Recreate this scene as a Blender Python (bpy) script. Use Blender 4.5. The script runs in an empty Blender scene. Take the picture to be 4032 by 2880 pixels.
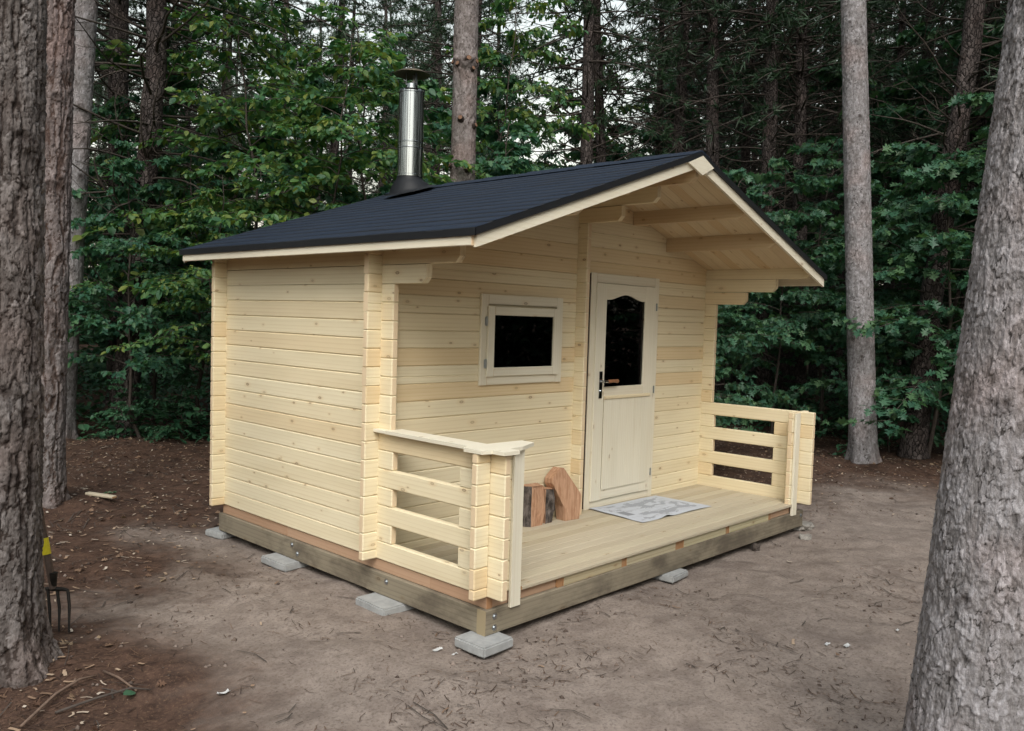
import bpy, bmesh, math, random
import numpy as np
from mathutils import Vector, Matrix, Quaternion

SC = bpy.context.scene
COL = SC.collection
R = math.radians
rng = np.random.default_rng(7)
random.seed(7)

# ------------------------------------------------------------------ camera
CAM_POS = Vector((-3.2349, -3.5522, 1.5280))
_fw = Vector((0.72279778, 0.68892331, -0.05429593))
_rt = Vector((0.69081631, -0.72239436, 0.03031874))
_up = Vector((0.01833579, 0.05942283, 0.99806449))
cd = bpy.data.cameras.new('camera')
cam = bpy.data.objects.new('camera', cd)
COL.objects.link(cam)
m = Matrix((( _rt.x, _up.x, -_fw.x, CAM_POS.x), (_rt.y, _up.y, -_fw.y, CAM_POS.y),
            (_rt.z, _up.z, -_fw.z, CAM_POS.z), (0, 0, 0, 1)))
cam.matrix_world = m
cd.sensor_width = 36.0
cd.sensor_fit = 'HORIZONTAL'
cd.lens = 29.713
cd.clip_start = 0.05
cd.clip_end = 1000
SC.camera = cam

# ------------------------------------------------------------------ sky, sun, exposure
SUN_EL, SUN_DIR = R(46), Vector((-0.72, -0.70, 0)).normalized()
w = bpy.data.worlds.new('World'); SC.world = w; w.use_nodes = True
nt = w.node_tree; nt.nodes.clear()
sky = nt.nodes.new('ShaderNodeTexSky'); sky.sky_type = 'NISHITA'; sky.sun_disc = False
sky.sun_elevation = SUN_EL; sky.sun_rotation = math.atan2(SUN_DIR.x, SUN_DIR.y)
sky.air_density = 2.8; sky.dust_density = 3.0; sky.ozone_density = 3.5
hs = nt.nodes.new('ShaderNodeHueSaturation'); hs.inputs['Saturation'].default_value = 0.35
bg = nt.nodes.new('ShaderNodeBackground'); bg.inputs['Strength'].default_value = 0.15
wo = nt.nodes.new('ShaderNodeOutputWorld')
nt.links.new(sky.outputs[0], hs.inputs['Color']); nt.links.new(hs.outputs[0], bg.inputs['Color'])
nt.links.new(bg.outputs[0], wo.inputs['Surface'])
sd = bpy.data.lights.new('sun', 'SUN'); sd.energy = 1.3; sd.angle = R(34); sd.color = (1.0, 0.975, 0.94)
sun = bpy.data.objects.new('sun', sd); COL.objects.link(sun)
_sdir = Vector((SUN_DIR.x * math.cos(SUN_EL), SUN_DIR.y * math.cos(SUN_EL), math.sin(SUN_EL)))
sun.rotation_euler = _sdir.to_track_quat('Z', 'Y').to_euler(); sun.location = _sdir * 30
SC.view_settings.view_transform = 'Standard'; SC.view_settings.look = 'None'
SC.view_settings.exposure = 0.80; SC.view_settings.gamma = 1.0
try:
    SC.cycles.use_denoising = True; SC.cycles.denoiser = 'OPENIMAGEDENOISE'
    SC.cycles.max_bounces = 6; SC.cycles.diffuse_bounces = 3; SC.cycles.glossy_bounces = 3
    SC.cycles.transmission_bounces = 6; SC.cycles.transparent_max_bounces = 8
    SC.cycles.sample_clamp_indirect = 6
    SC.cycles.caustics_reflective = False; SC.cycles.caustics_refractive = False
except Exception:
    pass

# ------------------------------------------------------------------ helpers: objects
def link(name, me, mat=None, parent=None):
    o = bpy.data.objects.new(name, me); COL.objects.link(o)
    if mat is not None and me is not None:
        for mm in (mat if isinstance(mat, (list, tuple)) else [mat]):
            me.materials.append(mm)
    if parent is not None: o.parent = parent
    return o
def tag(o, label, cat, group=None, kind=None):
    o['label'] = label; o['category'] = cat
    if group: o['group'] = group
    if kind: o['kind'] = kind
    return o
def empty(name, loc=(0, 0, 0), label=None, cat=None, group=None):
    o = bpy.data.objects.new(name, None); COL.objects.link(o); o.location = loc
    o.empty_display_size = 0.2
    if label: tag(o, label, cat, group)
    return o
def copy_tree(o, parent=None):
    c = o.copy(); COL.objects.link(c)
    if parent is not None: c.parent = parent
    for ch in list(o.children): copy_tree(ch, c)
    return c

# ------------------------------------------------------------------ helpers: noise (numpy)
def _hash(ix, iy, iz, seed):
    h = (ix.astype(np.int64) * 374761393 + iy.astype(np.int64) * 668265263 + iz.astype(np.int64) * 2147483647 + seed * 974634777) & 0xffffffff
    h = ((h ^ (h >> 13)) * 1274126177) & 0xffffffff
    h = ((h ^ (h >> 16)) * 2246822519) & 0xffffffff
    h = h ^ (h >> 15)
    return (h & 0xffffff) / float(0xffffff)
def vnoise(x, y, z=None, seed=0):
    if z is None: z = np.zeros_like(x)
    x0, y0, z0 = np.floor(x), np.floor(y), np.floor(z)
    fx, fy, fz = x - x0, y - y0, z - z0
    fx, fy, fz = [f * f * f * (f * (f * 6 - 15) + 10) for f in (fx, fy, fz)]
    r = 0
    for dx in (0, 1):
        for dy in (0, 1):
            for dz in (0, 1):
                wgt = (fx if dx else 1 - fx) * (fy if dy else 1 - fy) * (fz if dz else 1 - fz)
                r = r + wgt * _hash(x0 + dx, y0 + dy, z0 + dz, seed)
    return r * 2 - 1
def fbm(x, y, z=None, oct=4, seed=0, gain=0.5):
    a, r = 1.0, 0
    zz = np.zeros_like(x) if z is None else z
    for i in range(oct):
        r = r + a * vnoise(x * 2 ** i, y * 2 ** i, zz * 2 ** i, seed + i * 17); a *= gain
    return r
VDV = []
def voro(u, v, ncu, seed=0, jit=0.9):
    """cellular noise, u periodic with ncu cells; returns F1, F2, cell random"""
    iu, iv = np.floor(u), np.floor(v)
    f1 = np.full(u.shape, 9.0); f2 = np.full(u.shape, 9.0); cid = np.zeros(u.shape); vv = np.zeros(u.shape)
    for du in (-1, 0, 1):
        for dv in (-1, 0, 1):
            cu, cv = iu + du, iv + dv
            cw = np.mod(cu, ncu); z = np.zeros_like(cu)
            px = cu + 0.5 + jit * (_hash(cw, cv, z, seed) - 0.5)
            py = cv + 0.5 + jit * (_hash(cw, cv, z, seed + 5) - 0.5)
            d = np.hypot(u - px, v - py); c = _hash(cw, cv, z, seed + 9)
            near = d < f1; vv = np.where(near, v - py, vv)
            f2 = np.where(near, f1, np.minimum(f2, d)); cid = np.where(near, c, cid); f1 = np.where(near, d, f1)
    VDV.append(vv); return f1, f2, cid

# ------------------------------------------------------------------ helpers: meshes
def np_mesh(name, V, F, smooth=False):
    """V (n,3); F (m,k) int"""
    me = bpy.data.meshes.new(name)
    V = np.asarray(V, dtype=np.float32); F = np.asarray(F, dtype=np.int32)
    me.vertices.add(len(V)); me.vertices.foreach_set('co', V.ravel())
    k = F.shape[1]
    me.loops.add(F.size); me.loops.foreach_set('vertex_index', F.ravel())
    me.polygons.add(len(F))
    me.polygons.foreach_set('loop_start', np.arange(0, F.size, k, dtype=np.int32))
    me.polygons.foreach_set('loop_total', np.full(len(F), k, dtype=np.int32))
    if smooth: me.polygons.foreach_set('use_smooth', np.ones(len(F), dtype=bool))
    me.update(calc_edges=True); me.validate()
    return me
def fattr(me, name, vals, dom='POINT'):
    a = me.attributes.new(name, 'FLOAT', dom); a.data.foreach_set('value', np.asarray(vals, dtype=np.float32))

class MB:
    """collects shapes of one mesh with grain uv, per-face tint and end-grain flag"""
    def __init__(s): s.v, s.f, s.uv, s.t, s.e, s.m = [], [], [], [], [], []
    def face(s, pts, uvs, tint, end, mat=0):
        b = len(s.v); s.v += [tuple(p) for p in pts]; s.f.append(list(range(b, b + len(pts))))
        s.uv += uvs; s.t.append(tint); s.e.append(end); s.m.append(mat)
    def prism(s, prof, o, ax, ay, ext, grain='ext', tint=None, mat=0, capend=True):
        """prof: list of (a,b) in axes ax, ay ; extruded along ext"""
        o, ax, ay, ext = Vector(o), Vector(ax), Vector(ay), Vector(ext)
        t = random.random() if tint is None else tint
        ru, rv = random.uniform(0, 50), random.uniform(0, 50)
        P0 = [o + ax * a + ay * b for a, b in prof]; P1 = [p + ext for p in P0]
        n = len(prof); L = ext.length; acc = 0.0; per = [0.0]
        for i in range(n): acc += (P0[(i + 1) % n] - P0[i]).length; per.append(acc)
        for i in range(n):
            j = (i + 1) % n
            if grain == 'ext': uvs = [(ru, rv + per[i]), (ru, rv + per[i + 1]), (ru + L, rv + per[i + 1]), (ru + L, rv + per[i])]
            else: uvs = [(ru + per[i], rv), (ru + per[i + 1], rv), (ru + per[i + 1], rv + L), (ru + per[i], rv + L)]
            s.face([P0[i], P0[j], P1[j], P1[i]], uvs, t, 0.0, mat)
        en = 1.0 if (grain == 'ext' and capend) else 0.0
        s.face(list(reversed(P0)), [(ru + a, rv + b) for a, b in reversed(prof)], t, en, mat)
        s.face(P1, [(ru + a, rv + b) for a, b in prof], t, en, mat)
    def board(s, o, L, W, T, c=0.006, tint=None, mat=0):
        """box with corner o, grain along L, chamfered long edges"""
        L, W, T = Vector(L), Vector(W), Vector(T); a, b = W.length, T.length
        c = min(c, a * 0.3, b * 0.3)
        if c > 0: prof = [(c, 0), (a - c, 0), (a, c), (a, b - c), (a - c, b), (c, b), (0, b - c), (0, c)]
        else: prof = [(0, 0), (a, 0), (a, b), (0, b)]
        if c < 0.006: s.prism(prof, o, W.normalized(), T.normalized(), L, 'ext', tint, mat); return
        # log: end edges eased as well
        o = Vector(o); ax, ay, ln = W.normalized(), T.normalized(), L.length; ld = L.normalized(); e = min(0.006, ln * 0.2)
        ins = [(min(max(p, e), a - e), min(max(q, e), b - e)) for p, q in prof]
        t = random.random() if tint is None else tint; ru, rv = random.uniform(0, 50), random.uniform(0, 50); n = len(prof)
        rings = [[o + ax * p + ay * q + ld * d for p, q in pf] for pf, d in ((ins, 0), (prof, e), (prof, ln - e), (ins, ln))]; ds = (0, e, ln - e, ln)
        per = [0.0]
        for i in range(n): per.append(per[-1] + math.dist(prof[i], prof[(i + 1) % n]))
        for r_ in range(3):
            for i in range(n):
                j = (i + 1) % n
                s.face([rings[r_][i], rings[r_][j], rings[r_ + 1][j], rings[r_ + 1][i]], [(ru + ds[r_], rv + per[i]), (ru + ds[r_], rv + per[i + 1]), (ru + ds[r_ + 1], rv + per[i + 1]), (ru + ds[r_ + 1], rv + per[i])], t, 0.0, mat)
        s.face(list(reversed(rings[0])), [(ru + p, rv + q) for p, q in reversed(ins)], t, 1.0, mat); s.face(rings[3], [(ru + p, rv + q) for p, q in ins], t, 1.0, mat)
    def box(s, x0, x1, y0, y1, z0, z1, axis='x', c=0.004, tint=None, mat=0):
        dx, dy, dz = x1 - x0, y1 - y0, z1 - z0
        o = (x0, y0, z0)
        if axis == 'x': s.board(o, (dx, 0, 0), (0, dy, 0), (0, 0, dz), c, tint, mat)
        elif axis == 'y': s.board(o, (0, dy, 0), (0, 0, dz), (dx, 0, 0), c, tint, mat)
        else: s.board(o, (0, 0, dz), (dx, 0, 0), (0, dy, 0), c, tint, mat)
    def tube(s, pts, rad, n=10, tint=0.5, mat=0, caps=True):
        pts = [Vector(p) for p in pts]; rings = []
        rad = rad if isinstance(rad, (list, tuple)) else [rad] * len(pts)
        for i, p in enumerate(pts):
            d = (pts[min(i + 1, len(pts) - 1)] - pts[max(i - 1, 0)]).normalized()
            a = d.orthogonal().normalized() if i == 0 else (a - d * a.dot(d)).normalized()
            b = d.cross(a)
            rings.append([p + (a * math.cos(2 * math.pi * k / n) + b * math.sin(2 * math.pi * k / n)) * rad[i] for k in range(n)])
        for i in range(len(pts) - 1):
            for k in range(n):
                j = (k + 1) % n
                s.face([rings[i][k], rings[i][j], rings[i + 1][j], rings[i + 1][k]], [(i * .1, k * .01), (i * .1, k * .01 + .01), (i * .1 + .1, k * .01 + .01), (i * .1 + .1, k * .01)], tint, 0.0, mat)
        if caps:
            s.face(list(reversed(rings[0])), [(0, 0)] * n, tint, 1.0, mat); s.face(rings[-1], [(0, 0)] * n, tint, 1.0, mat)
    def lathe(s, prof, c, n=32, tint=0.5, mat=0):
        """prof: (r,z) list, around vertical axis through c"""
        c = Vector(c)
        for i in range(len(prof) - 1):
            (r0, z0), (r1, z1) = prof[i], prof[i + 1]
            for k in range(n):
                a0, a1 = 2 * math.pi * k / n, 2 * math.pi * (k + 1) / n
                P = [c + Vector((r0 * math.cos(a0), r0 * math.sin(a0), z0)), c + Vector((r0 * math.cos(a1), r0 * math.sin(a1), z0)),
                     c + Vector((r1 * math.cos(a1), r1 * math.sin(a1), z1)), c + Vector((r1 * math.cos(a0), r1 * math.sin(a0), z1))]
                s.face(P, [(a0, z0), (a1, z0), (a1, z1), (a0, z1)], tint, 0.0, mat)
    def build(s, name, mat, parent=None, smooth=False, weld=True):
        me = bpy.data.meshes.new(name); me.from_pydata(s.v, [], s.f)
        ul = me.uv_layers.new(name='UVMap'); ul.data.foreach_set('uv', np.array(s.uv, dtype=np.float32).ravel())
        fattr(me, 'tint', s.t, 'FACE'); fattr(me, 'endg', s.e, 'FACE')
        me.polygons.foreach_set('material_index', s.m)
        bm = bmesh.new(); bm.from_mesh(me)
        if weld: bmesh.ops.remove_doubles(bm, verts=bm.verts, dist=0.00005)
        bmesh.ops.recalc_face_normals(bm, faces=bm.faces)
        bm.to_mesh(me); bm.free()
        if smooth: me.polygons.foreach_set('use_smooth', np.ones(len(me.polygons), dtype=bool))
        return link(name, me, mat, parent)

# ------------------------------------------------------------------ materials
def new_mat(name):
    mt = bpy.data.materials.new(name); mt.use_nodes = True
    t = mt.node_tree; t.nodes.clear()
    out = t.nodes.new('ShaderNodeOutputMaterial'); b = t.nodes.new('ShaderNodeBsdfPrincipled')
    t.links.new(b.outputs[0], out.inputs['Surface'])
    return mt, t, b
class NT:
    def __init__(s, t): s.t = t
    def n(s, typ, **kw):
        nd = s.t.nodes.new('ShaderNode' + typ)
        for k, v in kw.items():
            if k.startswith('i_'): nd.inputs[k[2:].replace('_', ' ')].default_value = v
            else: setattr(nd, k, v)
        return nd
    def l(s, a, b): s.t.links.new(a, b)
    def math(s, op, a, b=None, c=None, clamp=False):
        nd = s.t.nodes.new('ShaderNodeMath'); nd.operation = op; nd.use_clamp = clamp
        for i, x in enumerate((a, b, c)):
            if x is None: continue
            if isinstance(x, (int, float)): nd.inputs[i].default_value = x
            else: s.l(x, nd.inputs[i])
        return nd.outputs[0]
    def mix(s, fac, a, b, typ='MIX'):
        nd = s.t.nodes.new('ShaderNodeMix'); nd.data_type = 'RGBA'; nd.blend_type = typ
        for sock, x in ((nd.inputs['Factor'], fac), (nd.inputs['A'], a), (nd.inputs['B'], b)):
            if isinstance(x, (int, float)): sock.default_value = x
            elif isinstance(x, tuple): sock.default_value = (*x[:3], 1)
            else: s.l(x, sock)
        return [o for o in nd.outputs if o.type == 'RGBA'][0]
    def ramp(s, fac, stops, interp='LINEAR'):
        nd = s.t.nodes.new('ShaderNodeValToRGB'); cr = nd.color_ramp; cr.interpolation = interp
        while len(cr.elements) < len(stops): cr.elements.new(0.5)
        for e, (p, c) in zip(cr.elements, stops):
            e.position = p; e.color = (*c, 1) if isinstance(c, tuple) else (c, c, c, 1)
        s.l(fac, nd.inputs[0]); return nd.outputs[0]
    def smooth(s, x, a, b):
        nd = s.t.nodes.new('ShaderNodeMapRange'); nd.interpolation_type = 'SMOOTHSTEP'
        s.l(x, nd.inputs[0]); nd.inputs[1].default_value = a; nd.inputs[2].default_value = b
        return nd.outputs[0]
    def noise(s, vec, scale=1, detail=3, rough=0.5, dist=0.0, dim='3D'):
        nd = s.t.nodes.new('ShaderNodeTexNoise'); nd.noise_dimensions = dim
        nd.inputs['Scale'].default_value = scale; nd.inputs['Detail'].default_value = detail
        nd.inputs['Roughness'].default_value = rough; nd.inputs['Distortion'].default_value = dist
        if vec is not None: s.l(vec, nd.inputs['Vector'])
        return nd.outputs['Fac'] if 'Fac' in nd.outputs else nd.outputs[0]
    def scale(s, vec, sc):
        nd = s.t.nodes.new('ShaderNodeMapping'); nd.inputs['Scale'].default_value = sc; s.l(vec, nd.inputs['Vector']); return nd.outputs[0]
    def attr(s, name):
        nd = s.t.nodes.new('ShaderNodeAttribute'); nd.attribute_name = name; return nd.outputs['Fac']
    def bump(s, h, strength=0.3, dist=0.01, normal=None):
        nd = s.t.nodes.new('ShaderNodeBump'); nd.inputs['Strength'].default_value = strength; nd.inputs['Distance'].default_value = dist
        s.l(h, nd.inputs['Height'])
        if normal is not None: s.l(normal, nd.inputs['Normal'])
        return nd.outputs[0]

def wood_mat(name, base, dark, warm, cool, endc, knots=0.62, knotc=(0.16, 0.075, 0.03), stain=None, rough=0.62, stain_amt=0.0):
    mt, t, b = new_mat(name); N = NT(t)
    uv = N.n('UVMap', uv_map='UVMap').outputs[0]
    tint, endg = N.attr('tint'), N.attr('endg')
    # grain: long soft streaks along u
    g1 = N.noise(N.scale(uv, (1.3, 42, 1)), 1, 4, 0.6, 0.15, '2D')
    wv = N.n('TexWave', wave_type='BANDS', bands_direction='Y', wave_profile='SAW')
    N.l(N.scale(uv, (0.55, 13, 1)), wv.inputs['Vector']); wv.inputs['Scale'].default_value = 0.9
    wv.inputs['Distortion'].default_value = 5.0; wv.inputs['Detail'].default_value = 1.5; wv.inputs['Detail Scale'].default_value = 0.6
    g2 = N.math('POWER', wv.outputs['Fac'], 3.0)
    grain = N.math('ADD', N.math('MULTIPLY', g1, 0.55), N.math('MULTIPLY', g2, 0.35))
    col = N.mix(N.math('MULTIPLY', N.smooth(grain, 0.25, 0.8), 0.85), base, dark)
    # board to board tone
    col = N.mix(N.smooth(tint, 0.55, 1.0), col, N.mix(1.0, col, warm, 'MULTIPLY'))
    col = N.mix(N.smooth(tint, 0.45, 0.0), col, N.mix(1.0, col, cool, 'MULTIPLY'))
    big = N.noise(N.scale(uv, (0.8, 4, 1)), 1.5, 2, 0.5, 0, '2D')
    col = N.mix(N.math('MULTIPLY', N.smooth(big, 0.4, 0.75), 0.35), col, N.mix(1.0, col, (0.86, 0.84, 0.80), 'MULTIPLY'))
    # knots
    vo = N.n('TexVoronoi', voronoi_dimensions='2D', feature='F1'); vo.inputs['Scale'].default_value = 1.0
    N.l(N.scale(uv, (4.2, 8.5, 1)), vo.inputs['Vector'])
    sep = N.n('SeparateColor'); N.l(vo.outputs['Color'], sep.inputs[0])
    pick = N.math('GREATER_THAN', sep.outputs[0], knots)
    size = N.math('MULTIPLY_ADD', sep.outputs[1], 0.055, 0.028)
    rel = N.math('DIVIDE', vo.outputs['Distance'], size)
    kn = N.math('MULTIPLY', N.smooth(rel, 1.25, 0.8), pick)
    halo = N.math('MULTIPLY', N.smooth(rel, 3.6, 1.0), pick)
    col = N.mix(N.math('MULTIPLY', halo, 0.28), col, N.mix(1.0, col, (0.80, 0.64, 0.45), 'MULTIPLY'))
    kc = N.mix(N.smooth(rel, 0.35, 0.95), N.mix(0.45, knotc, base), knotc)
    col = N.mix(N.math('MULTIPLY', kn, N.math('MULTIPLY_ADD', sep.outputs[2], 0.55, 0.3)), col, kc)
    if stain is not None:
        geo = N.n('TexCoord').outputs['Object']
        sn = N.noise(N.scale(geo, (1.6, 1.6, 3.0)), 1.5, 5, 0.65, 0.3)
        col = N.mix(N.math('MULTIPLY', N.smooth(sn, 0.42, 0.68), stain_amt), col, stain)
    # end grain
    eg = N.n('TexWave', wave_type='RINGS', rings_direction='Z'); N.l(N.scale(uv, (1, 1, 1)), eg.inputs['Vector'])
    eg.inputs['Scale'].default_value = 45; eg.inputs['Distortion'].default_value = 1.0
    ecol = N.mix(N.math('MULTIPLY', eg.outputs['Fac'], 0.25), endc, N.mix(1.0, endc, (0.78, 0.66, 0.55), 'MULTIPLY'))
    col = N.mix(endg, col, ecol)
    N.l(col, b.inputs['Base Color']); b.inputs['Roughness'].default_value = rough
    b.inputs['Specular IOR Level'].default_value = 0.3
    h = N.math('SUBTRACT', N.math('MULTIPLY', g1, 0.5), kn)
    N.l(N.bump(h, 0.18, 0.002), b.inputs['Normal'])
    return mt

M = {}
M['pine'] = wood_mat('pine_wood', (0.775, 0.678, 0.472), (0.665, 0.548, 0.345), (0.935, 0.845, 0.75), (1.02, 1.035, 1.06), (0.73, 0.58, 0.39), 0.60)
M['pale'] = wood_mat('pale_pine', (0.75, 0.69, 0.55), (0.68, 0.60, 0.45), (0.97, 0.92, 0.86), (1.0, 1.02, 1.04), (0.80, 0.62, 0.42), 0.76)
M['soffit_shaded'] = wood_mat('pine_shaded_under_roof', (0.66, 0.535, 0.36), (0.56, 0.435, 0.27), (0.93, 0.86, 0.78), (1.0, 1.0, 1.0), (0.74, 0.53, 0.32), 0.60)  # same pine coloured darker, the shade under the roof put into it
M['treated'] = wood_mat('treated_deck', (0.49, 0.43, 0.328), (0.37, 0.315, 0.228), (0.92, 0.90, 0.84), (1.05, 1.06, 1.02), (0.45, 0.28, 0.15), 0.80, (0.14, 0.085, 0.04))
M['block'] = wood_mat('blocking_wood', (0.47, 0.41, 0.28), (0.29, 0.235, 0.13), (0.85, 0.80, 0.72), (1.05, 1.08, 1.02), (0.42, 0.24, 0.12), 0.85)
M['bearer'] = wood_mat('bearer_wood', (0.47, 0.31, 0.205), (0.40, 0.25, 0.16), (0.95, 0.92, 0.9), (1.02, 1.02, 1.02), (0.42, 0.23, 0.12), 0.80)
M['joist'] = wood_mat('joist_wood', (0.42, 0.24, 0.12), (0.26, 0.14, 0.07), (0.9, 0.85, 0.8), (1.1, 1.05, 1.0), (0.36, 0.20, 0.10), 0.9)
M['sill'] = wood_mat('weathered_sill', (0.255, 0.218, 0.158), (0.160, 0.134, 0.095), (0.95, 0.95, 0.95), (1.04, 1.04, 1.02), (0.33, 0.27, 0.17), 0.82, (0.09, 0.06, 0.035), (0.075, 0.06, 0.046), 0.8, 0.7)

def plain(name, col, rough=0.5, metal=0.0, spec=0.5, noise_amt=0.0, nscale=20.0, bump=0.0):
    mt, t, b = new_mat(name); N = NT(t)
    b.inputs['Roughness'].default_value = rough; b.inputs['Metallic'].default_value = metal; b.inputs['Specular IOR Level'].default_value = spec
    co = N.n('TexCoord').outputs['Object']; nz = N.noise(co, nscale, 4, 0.6)
    c = N.mix(N.math('MULTIPLY', N.smooth(nz, 0.3, 0.7), noise_amt), col, tuple(x * 0.45 for x in col)); N.l(c, b.inputs['Base Color'])
    if bump: N.l(N.bump(nz, bump, 0.004), b.inputs['Normal'])
    return mt
M['steel'] = plain('stainless_steel', (0.38, 0.40, 0.41), 0.07, 1.0, 0.5, 0.0, 9)
M['steel_dull'] = plain('galvanised_steel', (0.50, 0.53, 0.55), 0.38, 1.0, 0.5, 0.3, 40)
M['cap'] = plain('chimney_cap_metal', (0.16, 0.13, 0.09), 0.45, 0.8, 0.5, 0.5, 12)
M['rubber'] = plain('black_rubber', (0.007, 0.008, 0.010), 0.55, 0.0, 0.3, 0.2, 15)
M['felt_and_shadow'] = plain('black_felt_and_course_shadow', (0.010, 0.011, 0.013), 0.55, 0.0, 0.4, 0.3, 30)
M['iron'] = plain('dark_iron', (0.03, 0.026, 0.022), 0.6, 0.6, 0.4, 0.6, 40)
M['yellow'] = plain('yellow_label', (0.62, 0.52, 0.02), 0.5, 0, 0.4, 0.25, 60)
M['stickwood'] = plain('bare_stick', (0.17, 0.115, 0.085), 0.8, 0, 0.3, 0.6, 40)
M['shaft'] = plain('worn_dark_wood', (0.10, 0.07, 0.055), 0.7, 0, 0.3, 0.6, 30)
M['concrete'] = plain('grey_concrete', (0.36, 0.365, 0.36), 0.9, 0, 0.2, 0.35, 16, 0.2)
M['stone'] = plain('rough_stone', (0.30, 0.28, 0.25), 0.95, 0, 0.2, 0.6, 14, 0.6)
M['knob'] = plain('brown_handle_wood', (0.33, 0.15, 0.07), 0.5, 0, 0.4, 0.4, 30)
M['white'] = plain('white_paper', (0.58, 0.58, 0.57), 0.8, 0, 0.2, 0.25, 40)
M['dark_gap'] = plain('dark_gap', (0.05, 0.03, 0.02), 0.9)

def shingle_mat():
    mt, t, b = new_mat('bitumen_shingle'); N = NT(t)
    co = N.n('TexCoord').outputs['Object']
    n1 = N.noise(co, 260, 2, 0.7); n2 = N.noise(N.scale(co, (1, 5, 1)), 2.2, 4, 0.6); tint = N.attr('tint')
    c = N.mix(N.smooth(n1, 0.35, 0.7), (0.008, 0.015, 0.029), (0.021, 0.032, 0.053))
    c = N.mix(N.math('MULTIPLY', N.smooth(n2, 0.4, 0.7), 0.35), c, (0.026, 0.030, 0.038))
    c = N.mix(N.math('MULTIPLY', tint, 0.3), c, N.mix(1.0, c, (0.7, 0.7, 0.72), 'MULTIPLY'))
    N.l(c, b.inputs['Base Color']); b.inputs['Roughness'].default_value = 0.85; b.inputs['Specular IOR Level'].default_value = 0.2
    N.l(N.bump(n1, 0.3, 0.002), b.inputs['Normal']); return mt
M['shingle'] = shingle_mat()

def glass_mat():
    mt, t, b = new_mat('window_glass'); N = NT(t)
    out = [n for n in t.nodes if n.type == 'OUTPUT_MATERIAL'][0]
    b.inputs['Base Color'].default_value = (0.004, 0.005, 0.005, 1); b.inputs['Roughness'].default_value = 0.02; b.inputs['IOR'].default_value = 1.5
    tr = N.n('BsdfTransparent'); tr.inputs[0].default_value = (0.10, 0.11, 0.11, 1)
    gl = N.n('BsdfGlossy'); gl.inputs['Roughness'].default_value = 0.015
    fr = N.n('Fresnel'); fr.inputs[0].default_value = 1.65
    mx = N.n('MixShader'); N.l(fr.outputs[0], mx.inputs[0]); N.l(tr.outputs[0], mx.inputs[1]); N.l(gl.outputs[0], mx.inputs[2])
    N.l(mx.outputs[0], out.inputs['Surface']); return mt
M['glass'] = glass_mat()

def leaf_mat(name, cols, var=0.35, transl=0.3, rough=0.45, gain=1.0):
    cols = [tuple(x * gain for x in c_) for c_ in cols]
    mt, t, b = new_mat(name); N = NT(t)
    out = [n for n in t.nodes if n.type == 'OUTPUT_MATERIAL'][0]
    isl = N.n('NewGeometry').outputs['Random Per Island']; ob = N.n('ObjectInfo').outputs['Random']
    c = N.ramp(isl, [(i / (len(cols) - 1), k) for i, k in enumerate(cols)])
    c = N.mix(N.math('MULTIPLY', ob, var), c, N.mix(1.0, c, (0.62, 0.70, 0.75), 'MULTIPLY'))
    N.l(c, b.inputs['Base Color']); b.inputs['Roughness'].default_value = rough; b.inputs['Specular IOR Level'].default_value = 0.4
    tl = N.n('BsdfTranslucent'); N.l(N.mix(1.0, c, (1.0, 1.1, 0.6), 'MULTIPLY'), tl.inputs[0])
    mx = N.n('MixShader'); mx.inputs[0].default_value = transl
    N.l(b.outputs[0], mx.inputs[1]); N.l(tl.outputs[0], mx.inputs[2]); N.l(mx.outputs[0], out.inputs['Surface'])
    return mt
M['maple_leaf'] = leaf_mat('maple_leaves', [(0.024, 0.075, 0.047), (0.038, 0.108, 0.064), (0.055, 0.135, 0.074), (0.08, 0.155, 0.07)], 0.25, 0.42, 0.45, 1.5)
M['yellow_leaf'] = leaf_mat('yellowing_leaves', [(0.036, 0.105, 0.05), (0.055, 0.14, 0.057), (0.08, 0.17, 0.06), (0.115, 0.20, 0.06), (0.19, 0.22, 0.05)], 0.25, 0.42, 0.45, 1.3)
M['oak_leaf'] = leaf_mat('oak_leaves', [(0.028, 0.085, 0.050), (0.045, 0.118, 0.067), (0.060, 0.142, 0.076), (0.085, 0.158, 0.068)], 0.25, 0.38, 0.45, 1.25)
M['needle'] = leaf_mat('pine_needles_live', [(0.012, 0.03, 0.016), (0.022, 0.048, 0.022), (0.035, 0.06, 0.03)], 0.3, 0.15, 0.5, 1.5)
M['under'] = leaf_mat('undergrowth_leaves', [(0.03, 0.095, 0.05), (0.045, 0.13, 0.065), (0.07, 0.16, 0.075)], 0.0, 0.25)
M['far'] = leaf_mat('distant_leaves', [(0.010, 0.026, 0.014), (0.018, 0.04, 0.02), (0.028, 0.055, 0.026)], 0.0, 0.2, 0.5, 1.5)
M['deadleaf'] = leaf_mat('dead_leaves', [(0.06, 0.03, 0.018), (0.12, 0.065, 0.04), (0.20, 0.125, 0.08), (0.30, 0.22, 0.14)], 0.0, 0.1, 0.7)

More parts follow.
